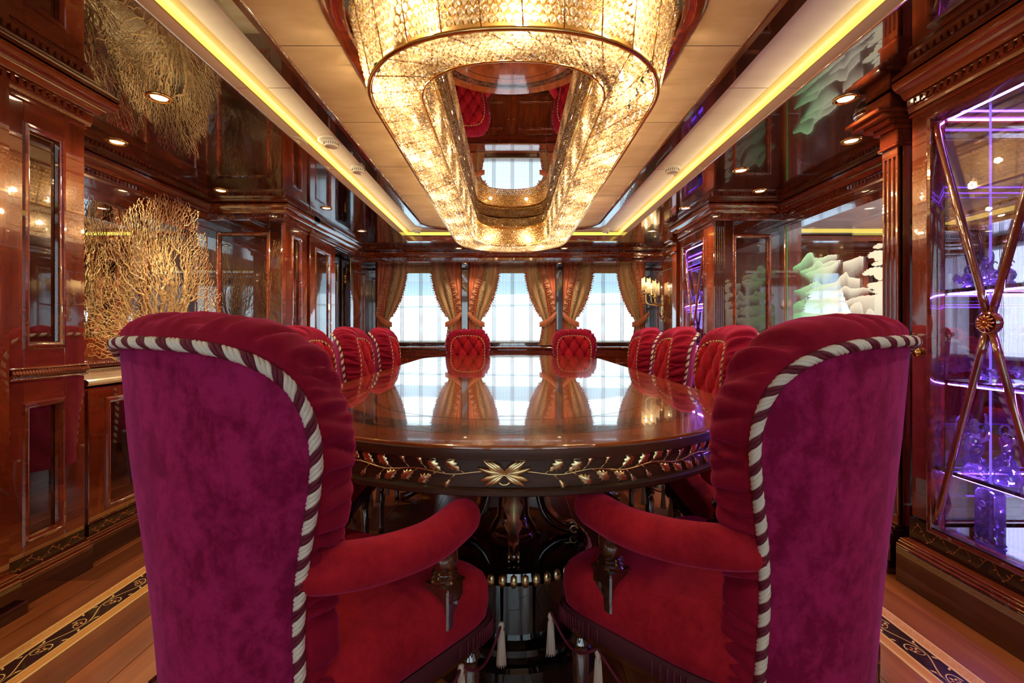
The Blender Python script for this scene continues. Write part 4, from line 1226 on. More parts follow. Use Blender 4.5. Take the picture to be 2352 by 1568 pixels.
# pedestals
def pedestal(px, py, far=False):
    mb = MB(); mb.lathe([(.30, 0), (.30, .075), (.29, .085), (.27, .09), (.27, .118), (.25, .122), (.235, .125), (.235, .30)], 48, c=(px, py, 0)); mb.build('pedestal_drum', 'black_gloss', tb, sharp=30)
    mb = MB(); mb.lathe([(.235, .285), (.25, .290), (.258, .305), (.25, .325), (.24, .332), (.20, .335), (.001, .336)], 48, c=(px, py, 0)); mb.build('pedestal_platform', 'black_gloss', tb, sharp=30)
    mb = MB()
    for k in range(48):
        a = 2*PI*k/48; r = .250
        mb.lathe([(.001, .284), (.010, .291), (.0145, .305), (.010, .319), (.001, .325)], 6, c=(px+r*math.cos(a), py+r*math.sin(a), 0))
    mb.build('egg_moulding', 'antique_gilt', tb, kind='stuff')
    mb = MB(); mb.lathe([(.10, .335), (.075, .36), (.055, .40), (.05, .46), (.06, .52), (.085, .57), (.12, .62), (.15, TZ-.115)], 24, c=(px, py, 0)); mb.build('column', 'leg_wood', tb)
    for k in range(4):
        a = -PI/2+k*PI/2
        def at(r, z, side=0.0): return (px+r*math.cos(a)-side*math.sin(a), py+r*math.sin(a)+side*math.cos(a), z)
        path = cat_rom([(.20, .645), (.115, .60), (.085, .53), (.085, .46), (.105, .40), (.15, .36), (.205, .345)], 22)
        wd = np.interp(np.linspace(0, 1, 22), [0, .3, .6, 1], [.030, .026, .024, .016])
        rows = []
        for q in range(22):
            r, z = path[q]; tn = np.gradient(path, axis=0)[q]; tn /= np.linalg.norm(tn); nr, nz = -tn[1], tn[0]; h_ = .030-.012*q/21
            if nr < 0: nr, nz = -nr, -nz
            rows.append([at(r-nr*h_*.4, z-nz*h_*.4, -wd[q]), at(r+nr*h_*.6, z+nz*h_*.6, -wd[q]*.8), at(r+nr*h_*.8, z+nz*h_*.8, 0), at(r+nr*h_*.6, z+nz*h_*.6, wd[q]*.8), at(r-nr*h_*.4, z-nz*h_*.4, wd[q])])
        mb = MB(); mb.grid(rows, wrap=True, cap=True); leg = mb.build('scroll_leg', 'leg_wood', tb)
        # gilt acanthus down the outer face of the leg
        mb = MB()
        for side in (-1, 1):
            rows = []
            for q in range(6, 22):
                r, z = path[q]; tn = np.gradient(path, axis=0)[q]; tn /= np.linalg.norm(tn); nr, nz = -tn[1], tn[0]
                if nr < 0: nr, nz = -nr, -nz
                f = (q-6)/15; ww = .026*math.sin(PI*min(1, f*.9+.12))**.7*(1+.28*math.cos(f*30))
                rows.append([at(r+nr*.034, z+nz*.034, 0), at(r+nr*.031, z+nz*.031, side*ww*.5), at(r+nr*.024, z+nz*.024, side*ww)])
            mb.grid(rows)
        mb.build('gilt_acanthus', 'antique_gilt', leg)
        mb = MB(); mb.tube([at(.205+.012*math.cos(b_), .352+.012*math.sin(b_), -.014) for b_ in np.linspace(0, 5.6, 12)], .004, 5); mb.tube([at(.205+.012*math.cos(b_), .352+.012*math.sin(b_), .014) for b_ in np.linspace(0, 5.6, 12)], .004, 5)
        mb.build('gilt_scroll', 'antique_gilt', leg)
pedestal(TX+.01, 1.55); pedestal(TX+.01, 4.1)
# outspread brackets of the middle support
for sx in (-1, 1):
    path = cat_rom([(sx*.62, 2.75, .645), (sx*.50, 2.75, .60), (sx*.43, 2.75, .50), (sx*.40, 2.75, .36), (sx*.42, 2.75, .22), (sx*.52, 2.75, .10), (sx*.62, 2.75, .03), (sx*.66, 2.75, .02)], 24)
    mb = MB(); mb.tube(path, np.interp(np.linspace(0, 1, 24), [0, .4, 1], [.035, .045, .022]), 8); mb.build('bracket_leg', 'leg_wood', tb)
# unseen lamps added behind the viewer to light the near chair backs
for x, sd in ((-1.15, 'left'), (1.05, 'right')):
    t = thing('fill_lamp', 'added white globe fill lamp on the wall behind the viewer, %s one' % sd, 'wall lamp', (x, -1.88, 1.55))
    mb = MB(); mb.lathe([(.001, -1.9), (.05, -1.9), (.05, -1.885), (.012, -1.88), (.012, -1.80), (.001, -1.80)], 16, c=(x, 0, 1.5), axis='Y'); mb.build('bracket', 'brass', t)
    mb = MB(); mb.lathe([(.001, 1.50), (.05, 1.52), (.07, 1.57), (.05, 1.63), (.02, 1.65), (.001, 1.65)], 16, c=(x, -1.80, 0)); mb.build('globe', 'lamp_shade', t)
    point_light('fill_lamp_light', (x, -1.80, 1.58), FILL_W, (.93, .88, 1.0), .05)
# ------------------------------------------------------------------ dining chairs
HALF = [(.172, .27), (.171, .45), (.175, .54), (.193, .64), (.222, .74), (.239, .81), (.239, .860), (.227, .905), (.204, .944), (.166, .974), (.116, .992), (.06, .999), (0, 1.001)]
HP = cat_rom(HALF, 120)
OUT = np.vstack([np.stack([HP[:, 0], HP[:, 1]], 1), np.stack([-HP[::-1, 0], HP[::-1, 1]], 1)[1:]])      # right foot over the top to left foot
def half_w(z): return float(np.interp(min(z, .84), HP[:90, 1], HP[:90, 0]))
def on_back(u, z):
    w_ = max(half_w(z), .15); th = max(-1.35, min(1.35, u/w_))*1.25
    return np.array([w_/math.sin(1.25)*math.sin(th), -.165*math.cos(th)+.050-(z-.45)*.07, z])
def on_front(u, z):
    th = u/.24*1.22*1.12
    return np.array([.205*math.sin(th)*1.12 if abs(u) < 1 else 0, -.105*math.cos(th)+.048+.100-(z-.45)*.07, z])
def inner(u, z):
    return u*.76, .45+(z-.45)*.945
def spine(z): return np.array([0, min(max(z, .27), .82)])

def make_chair():
    t = thing('dining_chair', 'x', 'chair', group='crimson tufted dining chairs')
    NV = 14
    rows = []
    for k in range(NV):
        f = 1-k/(NV-1)
        rows.append([on_back(*(spine(q[1])*(1-f)+q*f)) for q in OUT])
    mb = MB(); mb.grid(rows); mb.build('outer_back', 'cold_lit_velvet', t, label='velvet outer back cover, plum tint of cold light in its colour')
    # tufted inside of the back
    rows = []; NV = 26
    IN = np.array([inner(*q) for q in OUT if q[1] >= .44]); m_ = IN[:, 1] > -1
    fine = np.array([[np.interp(x, np.linspace(0, 1, len(IN)), IN[:, c]) for c in (0, 1)] for x in np.linspace(0, 1, 240)])
    for k in range(NV):
        f = 1-k/(NV-1); row = []
        for q in fine:
            sp_ = np.array([0, min(max(q[1], .44), .80)])
            u, z = sp_*(1-f)+q*f
            pa, pb = u/.098+(z-.36)/.19, u/.098-(z-.36)/.19
            pil = (abs(math.sin(PI*pa))*abs(math.sin(PI*pb)))**.42
            ra, rb = abs(pa-round(pa)), abs(pb-round(pb))
            dip = math.exp(-((ra*ra+rb*rb)/.022))
            edge = min(1, (1-f)*6)
            p_ = on_front(u, z); p_[1] += edge*(.030*pil-.022*dip-.006)
            row.append(p_)
        rows.append(row)
    mb = MB(); mb.grid(rows); mb.build('tufted_cushion', 'crimson_velvet', t)
    # ruched border between the two cords
    NT = 420
    tt = np.linspace(0, 1, NT); rows = []
    rr = random.Random(5)
    folds = [(rr.random(), rr.uniform(.0025, .0045), rr.uniform(.010, .020), rr.uniform(-.02, .02)) for _ in range(110)]
    S = np.linspace(0, 1, len(OUT))
    for i in range(NT):
        o2 = np.array([np.interp(tt[i], S, OUT[:, 0]), np.interp(tt[i], S, OUT[:, 1])])
        ta = np.array([np.interp(min(1, tt[i]+.004), S, OUT[:, c])-np.interp(max(0, tt[i]-.004), S, OUT[:, c]) for c in (0, 1)])
        ta /= np.linalg.norm(ta)
        n2 = np.array([ta[1], -ta[0]])           # outward in (u, z)
        A, B = on_back(*o2), on_front(*inner(*o2))
        outw_ = np.array([n2[0]*math.cos(o2[0]/.24*.75), n2[0]*math.sin(o2[0]/.24*.75)*-.15, n2[1]])
        row = []
        for j in range(11):
            al = PI*j/10
            w_ = (1-math.cos(al))/2
            base = A*(1-w_)+B*w_
            puff = (.026+.036*max(0, n2[1])+.006*w_)*math.sin(al)**.7
            rp = 0
            for c, wd, am, sk in folds:
                dlt = tt[i]-c-sk*(w_-.5)
                if abs(dlt) < wd*3: rp += am*math.exp(-(dlt/wd)**2)*(.4+.6*math.sin(al))
            rp = -rp+.004*noise.noise((tt[i]*60, w_*2, 3.0))
            row.append(base+outw_*(puff+max(rp, -.024)*math.sin(al))+np.array([0, .020*math.sin(al)*w_, 0]))
        rows.append(row)
    mb = MB(); mb.grid(rows); mb.build('ruched_border', 'ruched_velvet', t)
    # twisted cords
    def cord(curve, r, pitch, name, light):
        P = cat_rom(curve, 420); T = np.gradient(P, axis=0); L = np.concatenate([[0], np.cumsum(np.linalg.norm(np.diff(P, axis=0), axis=1))])
        T /= np.linalg.norm(T, axis=1, keepdims=True)
        n0 = np.cross(T, np.array([0, 1.0, .2])); n0 /= np.linalg.norm(n0, axis=1, keepdims=True); b0 = np.cross(T, n0)
        mb = MB()
        for ph, mt, rs in ((0, 0, .42), (1.15, 0, .42), (2.30, 0, .42), (3.62, 1, .45), (4.95, 1, .45)):
            a = 2*PI*L/pitch+ph
            Q = P+(n0*np.cos(a)[:, None]+b0*np.sin(a)[:, None])*r*.62
            mb.tube(Q, r*rs, 5, mat=mt)
        return mb.build(name, [light, 'maroon_cord'], t, label='%s and maroon twisted cord' % ('cream' if light == 'cream_cord' else 'gold'))
    cv = []
    for q in OUT[::6]:
        p_ = on_back(*q); cv.append(p_+np.array([q[0]*.02, -.006, .002]))
    cord(cv, .0100, .045, 'back_cord', 'cream_cord')
    cv = []
    for q in OUT[::6]:
        if q[1] < .47: continue
        p_ = on_front(*inner(*q)); cv.append(p_*np.array([.95, 1, 1])+np.array([0, .000, -.004]))
    cord(cv, .0062, .032, 'front_cord', 'gold_cord')
    # seat
    def seat_loop(ins, n=72):
        q = []
        for k in range(n):
            a = 2*PI*k/n; c, s_ = math.cos(a), math.sin(a)
            e_ = .24 if s_ > 0 else .85; x = math.copysign(abs(c)**e_, c); y = math.copysign(abs(s_)**e_, s_)
            hw = .168+.118*(y+1)/2
            q.append((x*(hw-ins), .185+y*(.275-ins)))
        return q
    mb = MB()
    mb.grid([[(x, y, z) for x, y in seat_loop(i_)] for i_, z in ((.008, .335), (.0, .345), (-.004, .38), (-.003, .415), (.004, .436), (.018, .450), (.05, .460), (.10, .466), (.17, .470), (.205, .471))], wrap=True, cap=True)
    mb.build('seat', 'crimson_velvet', t)
    mb = MB(); mb.grid([[(x, y, z) for x, y in seat_loop(i_, 120)] for i_, z in ((-.006, .302), (-.010, .318), (-.008, .338), (-.002, .342))], wrap=True); mb.build('seat_gimp', 'dark_trim', t)
    mb = MB(); P_ = seat_loop(-.012, 160)
    for k in range(160):
        x, y = P_[k]; mb.tube([(x, y, .300), (x, y, .337)], .0022, 4)
    mb.build('gimp_ribs', 'maroon_cord', t, kind='stuff')
    mb = MB(); mb.grid([[(x, y, z) for x, y in seat_loop(i_, 40)] for i_, z in ((.02, .27), (.02, .334))], wrap=True, cap=True); mb.build('seat_rail', 'leg_wood', t)
    # tassels on looped cords
    for k, (x, y) in enumerate(((.287, .462), (-.287, .462), (.280, .30), (-.280, .30), (.12, .475), (-.12, .475))):
        z = .315 if k % 2 == 0 else .308
        mb = MB(); mb.lathe([(.001, z), (.006, z-.002), (.008, z-.010), (.005, z-.019), (.0055, z-.022), (.009, z-.05), (.0115, z-.095), (.0110, z-.100), (.001, z-.100)], 12, c=(x, y, 0))
        for j in range(12):
            a = 2*PI*j/12; mb.tube([(x+.006*math.cos(a), y+.006*math.sin(a), z-.022), (x+.0115*math.cos(a), y+.0115*math.sin(a), z-.104)], .0016, 4)
        mb.build('tassel', 'tassel_silk', t)
    for sx in (-1, 1):
        mb = MB(); pts = [(sx*.288, .46-.16*f_, .31-.045*math.sin(PI*f_)) for f_ in np.linspace(0, 1, 10)]; mb.tube(pts, .0035, 5)
        pts = [(sx*.281, .30-.20*f_, .31-.04*math.sin(PI*f_)) for f_ in np.linspace(0, 1, 10)]; mb.tube(pts, .0035, 5); mb.build('swag_cord', 'maroon_cord', t)
    # arms and turned posts
    for sx in (-1, 1):
        path = cat_rom([(sx*.168, -.002, .628), (sx*.206, .048, .618), (sx*.238, .13, .606), (sx*.256, .23, .599), (sx*.250, .33, .600), (sx*.240, .40, .602)], 30)
        f_ = np.linspace(0, 1, 30)
        rad = .043*np.sqrt(np.clip(1-np.clip((f_-.86)/.145, 0, 1)**2, .02, 1))*(1-.06*(1-f_))
        mb = MB(); mb.tube(path, rad, 16); mb.build('armrest', 'crimson_velvet', t)
        x, y = sx*.226, .315
        mb = MB(); mb.box(x-.030, x+.030, y-.030, y+.030, .38, .470, .004)
        mb.box(x-.034, x+.034, y-.034, y+.034, .466, .474, .003)
        mb.lathe([(.030, .473), (.032, .476), (.028, .480), (.029, .484), (.031, .487), (.026, .491), (.028, .495), (.023, .499), (.025, .504), (.031, .515), (.032, .530), (.027, .550), (.021, .570), (.020, .60)], 18, c=(x, y, 0)); mb.build('arm_post', 'leg_wood', t, sharp=35)
    for sx in (-1, 1):
        x, y = sx*.225, .42
        mb = MB(); mb.lathe([(.012, 0), (.016, .01), (.013, .03), (.017, .12), (.023, .20), (.016, .225), (.025, .24), (.018, .255), (.027, .27), (.027, .34)], 14, c=(x, y, 0)); mb.build('leg', 'leg_wood', t, sharp=45)
        mb = MB(); mb.tube(cat_rom([(sx*.165, -.12, .001), (sx*.165, -.09, .12), (sx*.165, -.055, .25), (sx*.165, -.05, .36)], 12), np.linspace(.014, .022, 12), 8); mb.build('leg', 'leg_wood', t)
    return t

chair0 = make_chair()
def deg(a): return math.radians(a)
places = [                                            # x, y, turn, label
    (-.492, .83, -28, 'large crimson velvet chair nearest the camera on the left, seen from behind'),
    (.595, .92, 33, 'large crimson velvet chair nearest the camera on the right, seen from behind'),
    (-1.09, 2.50, -86, 'red tufted chair of the left row, half hidden by the near left chair'),
    (-1.08, 3.22, -86, 'middle red tufted chair of the left row along the table'),
    (-1.08, 4.04, -86, 'red tufted chair of the left row nearest the window curtain'),
    (1.11, 2.40, 86, 'orange red tufted chair on the right side, partly behind the near right chair'),
    (1.11, 3.14, 86, 'middle red tufted chair of the right row along the table'),
    (1.11, 3.87, 86, 'red tufted chair of the right row nearest the wall sconce'),
    (-.48, 5.16, -176, 'red tufted chair at the far table end in front of the left window post'),
    (.725, 5.16, 172, 'red tufted chair at the far table end in front of the right window post'),
    (-1.08, 1.86, -88, 'chair in the left row wholly behind the near left chair'),
    (1.14, 1.76, 86, 'chair of the right row behind the near right chair, only its seat showing')]
for i, (x, y, a, lb) in enumerate(places):
    o = chair0 if i == 0 else copy_tree(chair0)
    o.location = (x, y, 0); o.rotation_euler = (0, 0, deg(a)); o['label'] = lb

# ------------------------------------------------------------------ golden sea fan on the sideboard
t = thing('sea_fan', 'big golden branching sea fan standing on the marble sideboard', 'sea fan', (-2.16, 2.86, .806))
crng = np.random.RandomState(21)
def fan_layer(x0, spacing, seed):
    r_ = np.random.RandomState(seed)
    gy, gz = np.meshgrid(np.arange(2.28, 3.46, spacing), np.arange(.84, 1.90, spacing))
    P = np.stack([gy.ravel(), gz.ravel()], 1)+r_.uniform(-.5, .5, (gy.size, 2))*spacing
    a = np.arctan2(P[:, 1]-.82, P[:, 0]-2.86)
    wob = np.array([1+.15*noise.noise((q*3.1, seed*3.3, 0))+.10*noise.noise((q*15, seed, 4.0)) for q in a])
    dd = (np.abs((P[:, 0]-2.86)/.52)**2.5+np.abs((P[:, 1]-.82)/1.0)**2.5)**(1/2.5)
    keep = (dd < wob)&((a > .12)&(a < PI-.12))
    gaps = np.array([noise.noise((p_[0]*7, p_[1]*7, seed)) for p_ in P])
    P = P[keep&(gaps > -.30)]
    B = np.array([2.86, .815])
    rr = np.linalg.norm((P-B)*[1, .8], axis=1); o = np.argsort(rr); P, rr = P[o], rr[o]
    N = len(P); par = np.full(N, -1)
    for i in range(N):
        d = P[:i]-P[i]; L = np.linalg.norm(d, axis=1)
        ok = (L < spacing*3.2)&(rr[:i] < rr[i]-.35*L)
        if not ok.any(): continue
        idx = np.nonzero(ok)[0]
        rad = (B-P[i]); rad /= np.linalg.norm(rad)
        cs = (d[idx]@rad)/L[idx]
        par[i] = idx[np.argmin(L[idx]*(1+1.5*(1-cs)))]
    cnt = np.ones(N)
    for i in range(N-1, -1, -1):
        if par[i] >= 0: cnt[par[i]] += cnt[i]
    X = x0+.05*np.array([noise.noise((p_[0]*3, p_[1]*3, seed+9)) for p_ in P])
    rd = np.minimum(.00075*cnt**.40, .0095)
    return P, X, par, cnt, rd
mb = MB(); mbt = MB()
for x0, spc, sd in ((-2.13, .0135, 2), (-2.19, .0150, 5)):
    P, X, par, cnt, rd = fan_layer(x0, spc, sd)
    for i in range(len(P)):
        if par[i] >= 0: q, xq, rq = P[par[i]], X[par[i]], rd[par[i]]
        elif np.linalg.norm(P[i]-[2.86, .815]) < .14: q, xq, rq = np.array([2.86, .818]), x0, .011
        else: continue
        a_, b_ = np.array([X[i], P[i, 0], P[i, 1]]), np.array([xq, q[0], q[1]])
        m_ = (a_+b_)/2+crng.normal(0, .10, 3)*np.linalg.norm(a_-b_)
        ri = min(rd[i], rq); rq2 = min(rq, ri*1.5)
        (mbt if ri > .0042 else mb).tube([a_, m_, b_], [ri, (ri+rq2)/2, rq2], 5 if ri > .004 else 3, cap=False)
    for i in range(0, len(P), 3):
        d = np.linalg.norm(P-P[i], axis=1); j = np.argsort(d)[crng.randint(1, 5)]
        mb.tube([(X[i], P[i, 0], P[i, 1]), (X[j], P[j, 0], P[j, 1])], .0008, 3, cap=False)
mb.build('twigs', 'coral_gold', t, kind='stuff')
mbt.build('trunk', 'coral_gold', t)
mb = MB(); mb.lathe([(.12, .8075), (.125, .815), (.10, .828), (.06, .842), (.02, .850), (.001, .851)], 24, c=(-2.16, 2.86, 0)); mb.build('stand', 'dark_wood', t)

# ------------------------------------------------------------------ curtains and blinds
def curtain(post_x, free_x, sgn, label):
    """post_x: edge by the post; sgn +1 when the cloth spreads to the right of the post"""
    t = thing('curtain', label, 'curtain', (post_x, 6.30, ZW0), group='salmon and tan tied curtains')
    top, tie, bot = 1.955, 1.20, .822
    W = .42
    def X(f): return post_x+sgn*f
    def sheet(name, mat, Lf, Rf, y0, nf, amp, z_top=top, z_bot=bot):
        rows = []
        for j in range(44):
            z = z_top+(z_bot-z_top)*j/43; row = []
            a, b = Lf(z), Rf(z)
            for i in range(nf*8+1):
                s_ = i/(nf*8); cl = min(1, (b-a)/.2)
                row.append((X(a+(b-a)*s_), y0+amp*math.cos(2*PI*nf*s_+.5*math.sin(z*6))*(.45+.55*cl)-.012*math.sin(PI*s_), z))
            rows.append(row)
        mb = MB(); mb.grid(rows); return mb.build(name, mat, t)
    def curve(pts):
        Z = [q[1] for q in pts][::-1]; F = [q[0] for q in pts][::-1]
        c = cat_rom(list(zip(F, Z)), 60)
        return lambda z: float(np.interp(z, c[:, 1], c[:, 0]))
    e0 = curve([(.0, 2.0), (.0, 1.5), (.0, 1.25), (.0, 1.0), (.02, .80)])
    e1 = curve([(.24, 2.0), (.20, 1.75), (.15, 1.55), (.12, 1.35), (.10, 1.22), (.09, 1.10), (.10, .80)])      # salmon | tan
    e2 = curve([(.30, 2.0), (.275, 1.75), (.23, 1.5), (.17, 1.32), (.14, 1.2), (.12, 1.08), (.15, .80)])       # lace band outer edge
    e3 = curve([(.42, 2.0), (.405, 1.75), (.345, 1.5), (.265, 1.32), (.20, 1.2), (.17, 1.08), (.215, .80)])    # free edge
    sheet('drape', 'salmon_silk', e0, lambda z: e1(z)+.03, 6.315, 5, .012)
    sheet('inner_drape', 'tan_silk', e1, e3, 6.295, 2, .010)
    sheet('lace_band', 'lace', lambda z: e1(z)+.015, e2, 6.284, 1, .003)
    def ruffle(name, ef, z0, z1, wd, y0, seed):
        r2 = random.Random(seed); n = 150; rows = []
        for i in range(n+1):
            z = z0+(z1-z0)*i/n; x = ef(z); row = []
            for j in range(5):
                s_ = j/4
                wv = math.sin(i*.95+.8*math.sin(i*.21+seed))
                row.append((X(x+wd*(s_-.35)+.012*wv*s_), y0-.012-.020*wv*(s_-.25)-.006*math.sin(i*.4), z-.014*s_*math.cos(i*.95)-.01*s_))
            rows.append(row)
        mb = MB(); mb.grid(rows); mb.build(name, 'ruffle_silk', t)
    sal = curve([(.20, 2.0), (.155, 1.80), (.09, 1.58), (.045, 1.42), (.02, 1.24), (.02, 1.0)])
    ruffle('ruffle', sal, 1.955, 1.22, .065, 6.29, 3)
    ruffle('fringe', e3, 1.955, 1.215, .040, 6.29, 9)
    ruffle('fringe', e3, 1.14, .83, .034, 6.29, 5)
    # tieback: velvet band round the gathered cloth
    mb = MB(); mb2 = MB(); rows = []
    for i in range(17):
        f = i/16; x = -.005+.235*f; zc = 1.262-.155*f-.03*math.sin(PI*f); y = 6.255-.018*math.sin(PI*f)
        hw = .030+.012*math.sin(PI*f)
        rows.append([(X(x), y+.004, zc+hw), (X(x), y-.003, zc+hw*.5), (X(x), y-.005, zc), (X(x), y-.003, zc-hw*.5), (X(x), y+.004, zc-hw)])
    mb.grid(rows); tbk = mb.build('tieback', 'salmon_silk', t)
    mb2.tube([r_[0] for r_ in rows], .003, 5); mb2.tube([r_[-1] for r_ in rows], .003, 5); mb2.build('piping', 'tan_silk', tbk)
cl = ['left of the left window', 'right of the left window', 'left of the middle window', 'right of the middle window', 'left of the right window', 'right of the right window']
ed = [(-1.855, 1), (-.665, -1), (-.582, 1), (.632, -1), (.718, 1), (1.905, -1)]
for (px, sg), lb in zip(ed, cl):
    curtain(px, 0, sg, 'salmon and tan ruffled curtain tied back '+lb)
curtain(3.765, 0, 1, 'salmon curtain of the added replica bay behind the etched glass, on the left')
curtain(4.975, 0, -1, 'salmon curtain of the added replica bay behind the etched glass, on the right')
for i, (a, b) in enumerate(WINX+[LBX]):
    lb = ('over the left window', 'over the middle window', 'over the right window', 'of the added replica bay behind the etched glass')[i]
    t = thing('roman_blind', 'sheer white striped blind %s' % lb, 'blind', ((a+b)/2, 6.39, 1.96))
    mb = MB(); rows = []
    for j in range(41):
        z = 1.90-(1.90-.86)*j/40
        rows.append([(x, 6.40+.006*math.sin((z-.86)/.258*2*PI), z) for x in np.linspace(a+.005, b-.005, 13)])
    mb.grid(rows); mb.build('sheer_cloth', 'sheer', t)
    mb = MB(); rows = []
    for j in range(6):
        z = 1.965-(.135)*j/5
        rows.append([(x, 6.385+.005*math.sin(x*20+j), z) for x in np.linspace(a+.002, b-.002, 40)])
    mb.grid(rows); mb.build('header', 'tan_silk', t)
    mb = MB(); mb.tube([(a+.01, 6.395, .862), (b-.01, 6.395, .862)], .006, 8); mb.build('bottom_bar', 'cream_cord', t)

# ------------------------------------------------------------------ display cabinets
def cabinet_front(t, y0, y1, gy0, gy1, gz0, gz1, ztop=1.93):
    fr = face_x(XR+.010, -1)
    mb = MB(); mb.framebox(fr, y0, gy0, .27, ztop, -.03, .010, .002); mb.build('stile', 'mahogany', t)
    mb = MB(); mb.framebox(fr, gy1, y1, .27, ztop, -.03, .010, .002); mb.build('stile', 'mahogany', t)
    mb = MB(); mb.framebox(fr, gy0, gy1, gz1, ztop, -.03, .010, .002); mb.build('rail', 'mahogany_run', t)
    if gz0 > .275:
        mb = MB(); mb.framebox(fr, gy0, gy1, .27, gz0, -.03, .010, .002); mb.build('rail', 'mahogany_run', t)
    mb = MB(); mb.rectframe(fr, gy0-.012, gy1+.012, gz0-.012, gz1+.012, [(0, .008), (0, .022), (.008, .026), (.016, .022), (.020, .006), (.020, -.03)]); mb.build('glazing_frame', 'mahogany_run', t, sharp=30)
    mb = MB(); mb.framebox(fr, gy0, gy1, gz0, gz1, -.016, -.012); mb.build('glass_pane', 'cabinet_glass', t)
    # crossing glazing bars with a rosette
    cy, cz = (gy0+gy1)/2, (gz0+gz1)/2
    for ya, za in ((gy0, gz0), (gy0, gz1), (gy1, gz0), (gy1, gz1)):
        a = Vector(fr(ya+(cy-ya)*.03, za+(cz-za)*.03, .004)); b = Vector(fr(cy+(ya-cy)*.045, cz+(za-cz)*.045, .010))
        mb = MB(); mb.tube([a+(b-a)*f for f in (0, .1, .5, .9, 1)], .0115, 10); 
        mb.build('glazing_bar', 'mahogany', t)
    mb = MB(); mb.lathe([(.001, 0), (.036, 0), (.040, -.006), (.040, -.018), (.034, -.024), (.030, -.022), (.001, -.022)], 28, c=fr(cy, cz, 0), axis='X'); ro = mb.build('rosette', 'mahogany', t, sharp=40)
    mb = MB(); c0 = fr(cy, cz, 0)
    for k in range(12):
        a = 2*PI*k/12
        mb.tube([(c0[0]-.024, cy+.008*math.cos(a), cz+.008*math.sin(a)), (c0[0]-.030, cy+.020*math.cos(a), cz+.020*math.sin(a)), (c0[0]-.025, cy+.029*math.cos(a), cz+.029*math.sin(a))], [.003, .0055, .003], 6)
    mb.lathe([(.010, -.022), (.010, -.030), (.001, -.033)], 12, c=c0, axis='X')
    mb.build('gilt_flower', 'copper_gilt', ro, label='copper coloured flower boss')
    mb = MB(); mb.framebox(fr, y0, y1, 1.885, 1.893, -.01, .024, .002); mb.framebox(fr, y0, y1, 1.893, 1.900, -.01, .018, .002); mb.build('neck_moulding', 'mahogany_run', t)

def cabinet_body(t, y0, y1, z0, z1, depth, shelves, ledz, diag=False):
    xb = XR+depth
    if diag:
        v = [(XR+.06, y1+.004, z0), (xb, y1-(depth-.06), z0), (xb, y0, z0)]
        mb = MB(); mb.add([v[0], v[1], v[1][:2]+(z1,), v[0][:2]+(z1,)], [(0, 1, 2, 3)]); mb.build('mirror_back', 'violet_mirror', t)
        mb = MB(); mb.add([v[1], v[2], v[2][:2]+(z1,), v[1][:2]+(z1,)], [(0, 1, 2, 3)]); mb.build('mirror_side', 'violet_mirror', t)
    else:
        mb = MB(); mb.box(xb, xb+.02, y0, y1, z0, z1); mb.build('mirror_back', 'violet_mirror', t)
        mb = MB(); mb.box(XR+.045, xb, y1-.002, y1+.015, z0, z1); mb.build('mirror_side', 'violet_mirror', t)
    mb = MB(); mb.box(XR+.045, xb, y0-.015, y0+.002, z0, z1); mb.build('mirror_side', 'violet_mirror', t)
    mb = MB(); mb.box(XR+.02, xb, y0, y1, z0-.02, z0); mb.build('mirror_floor', 'violet_mirror', t)
    mb = MB(); mb.box(XR+.02, xb, y0, y1, z1, z1+.02); mb.build('cabinet_roof', 'dark_wood', t)
    for z in shelves:
        mb = MB()
        if diag:
            q = [(XR+.06, y0+.004), (XR+.06, y1-.012), (xb-.008, y1-(depth-.06)-.012), (xb-.008, y0+.004)]
            mb.add([a+(zz,) for zz in (z-.010, z) for a in q], [(3, 2, 1, 0), (4, 5, 6, 7), (0, 1, 5, 4), (1, 2, 6, 5), (2, 3, 7, 6), (3, 0, 4, 7)])
        else: mb.box(XR+.06, xb-.004, y0+.004, y1-.004, z-.010, z, .001)
        s_ = mb.build('glass_shelf', 'shelf_glass', t)
        mb = MB(); mb.box(XR+.052, XR+.060, y0+.004, y1-.004, z-.013, z+.001, .001); mb.build('shelf_edge', 'dark_wood', s_)
    for z in ledz:
        mb = MB(); mb.box(XR+.066, XR+.074, y0+.006, y1-.006, z-.004, z); mb.build('led_strip', 'led_violet', t, label='glowing violet light strip')
        if not diag:
            mb = MB(); mb.box(xb-.012, xb-.004, y0+.006, y1-.006, z-.004, z); mb.build('led_strip', 'led_violet', t, label='glowing violet light strip')

t = thing('display_cabinet', 'near display cabinet at the right edge, crossed glazing bars and violet light', 'cabinet', (1.85, 1.45, 0))
cabinet_front(t, .94, 1.858, 1.345, 1.768, .25, 1.845)
inlay_band(t, face_x(XR+.004, -1), .94, 1.86, .175, .262)
plinth(t, face_x(XR+.004, -1), .94, 1.868, .175, .062)
cabinet_body(t, 1.10, 1.78, .25, 1.86, .50, (1.18, .83, .48), (1.845, 1.165, .815), True)
mb = MB(); mb.lathe([(.001, -.008), (.018, -.010), (.016, -.014), (.006, -.018), (.005, -.034), (.013, -.042), (.014, -.052), (.008, -.060), (.001, -.061)], 16, c=(XR, 1.822, .935), axis='X'); mb.build('knob', 'brass', t)
mb = MB(); mb.box(1.784, 1.789, 1.690, 1.695, .25, 1.86); mb.build('led_strip', 'led_line', t, label='thin upright violet light line')
mb = MB(); mb.box(XR+.066, XR+.074, 1.2, 1.76, .462, .466); mb.build('led_strip', 'led_violet', t, label='glowing violet light strip')
t = thing('display_cabinet', 'far display cabinet with crossed bars and violet light beyond the right alcove', 'cabinet', (1.85, 4.07, 0))
cabinet_front(t, 3.664, 4.395, 3.84, 4.306, .27, 1.80)
plinth(t, face_x(XR+.004, -1), 3.69, 4.40, .175, .03)
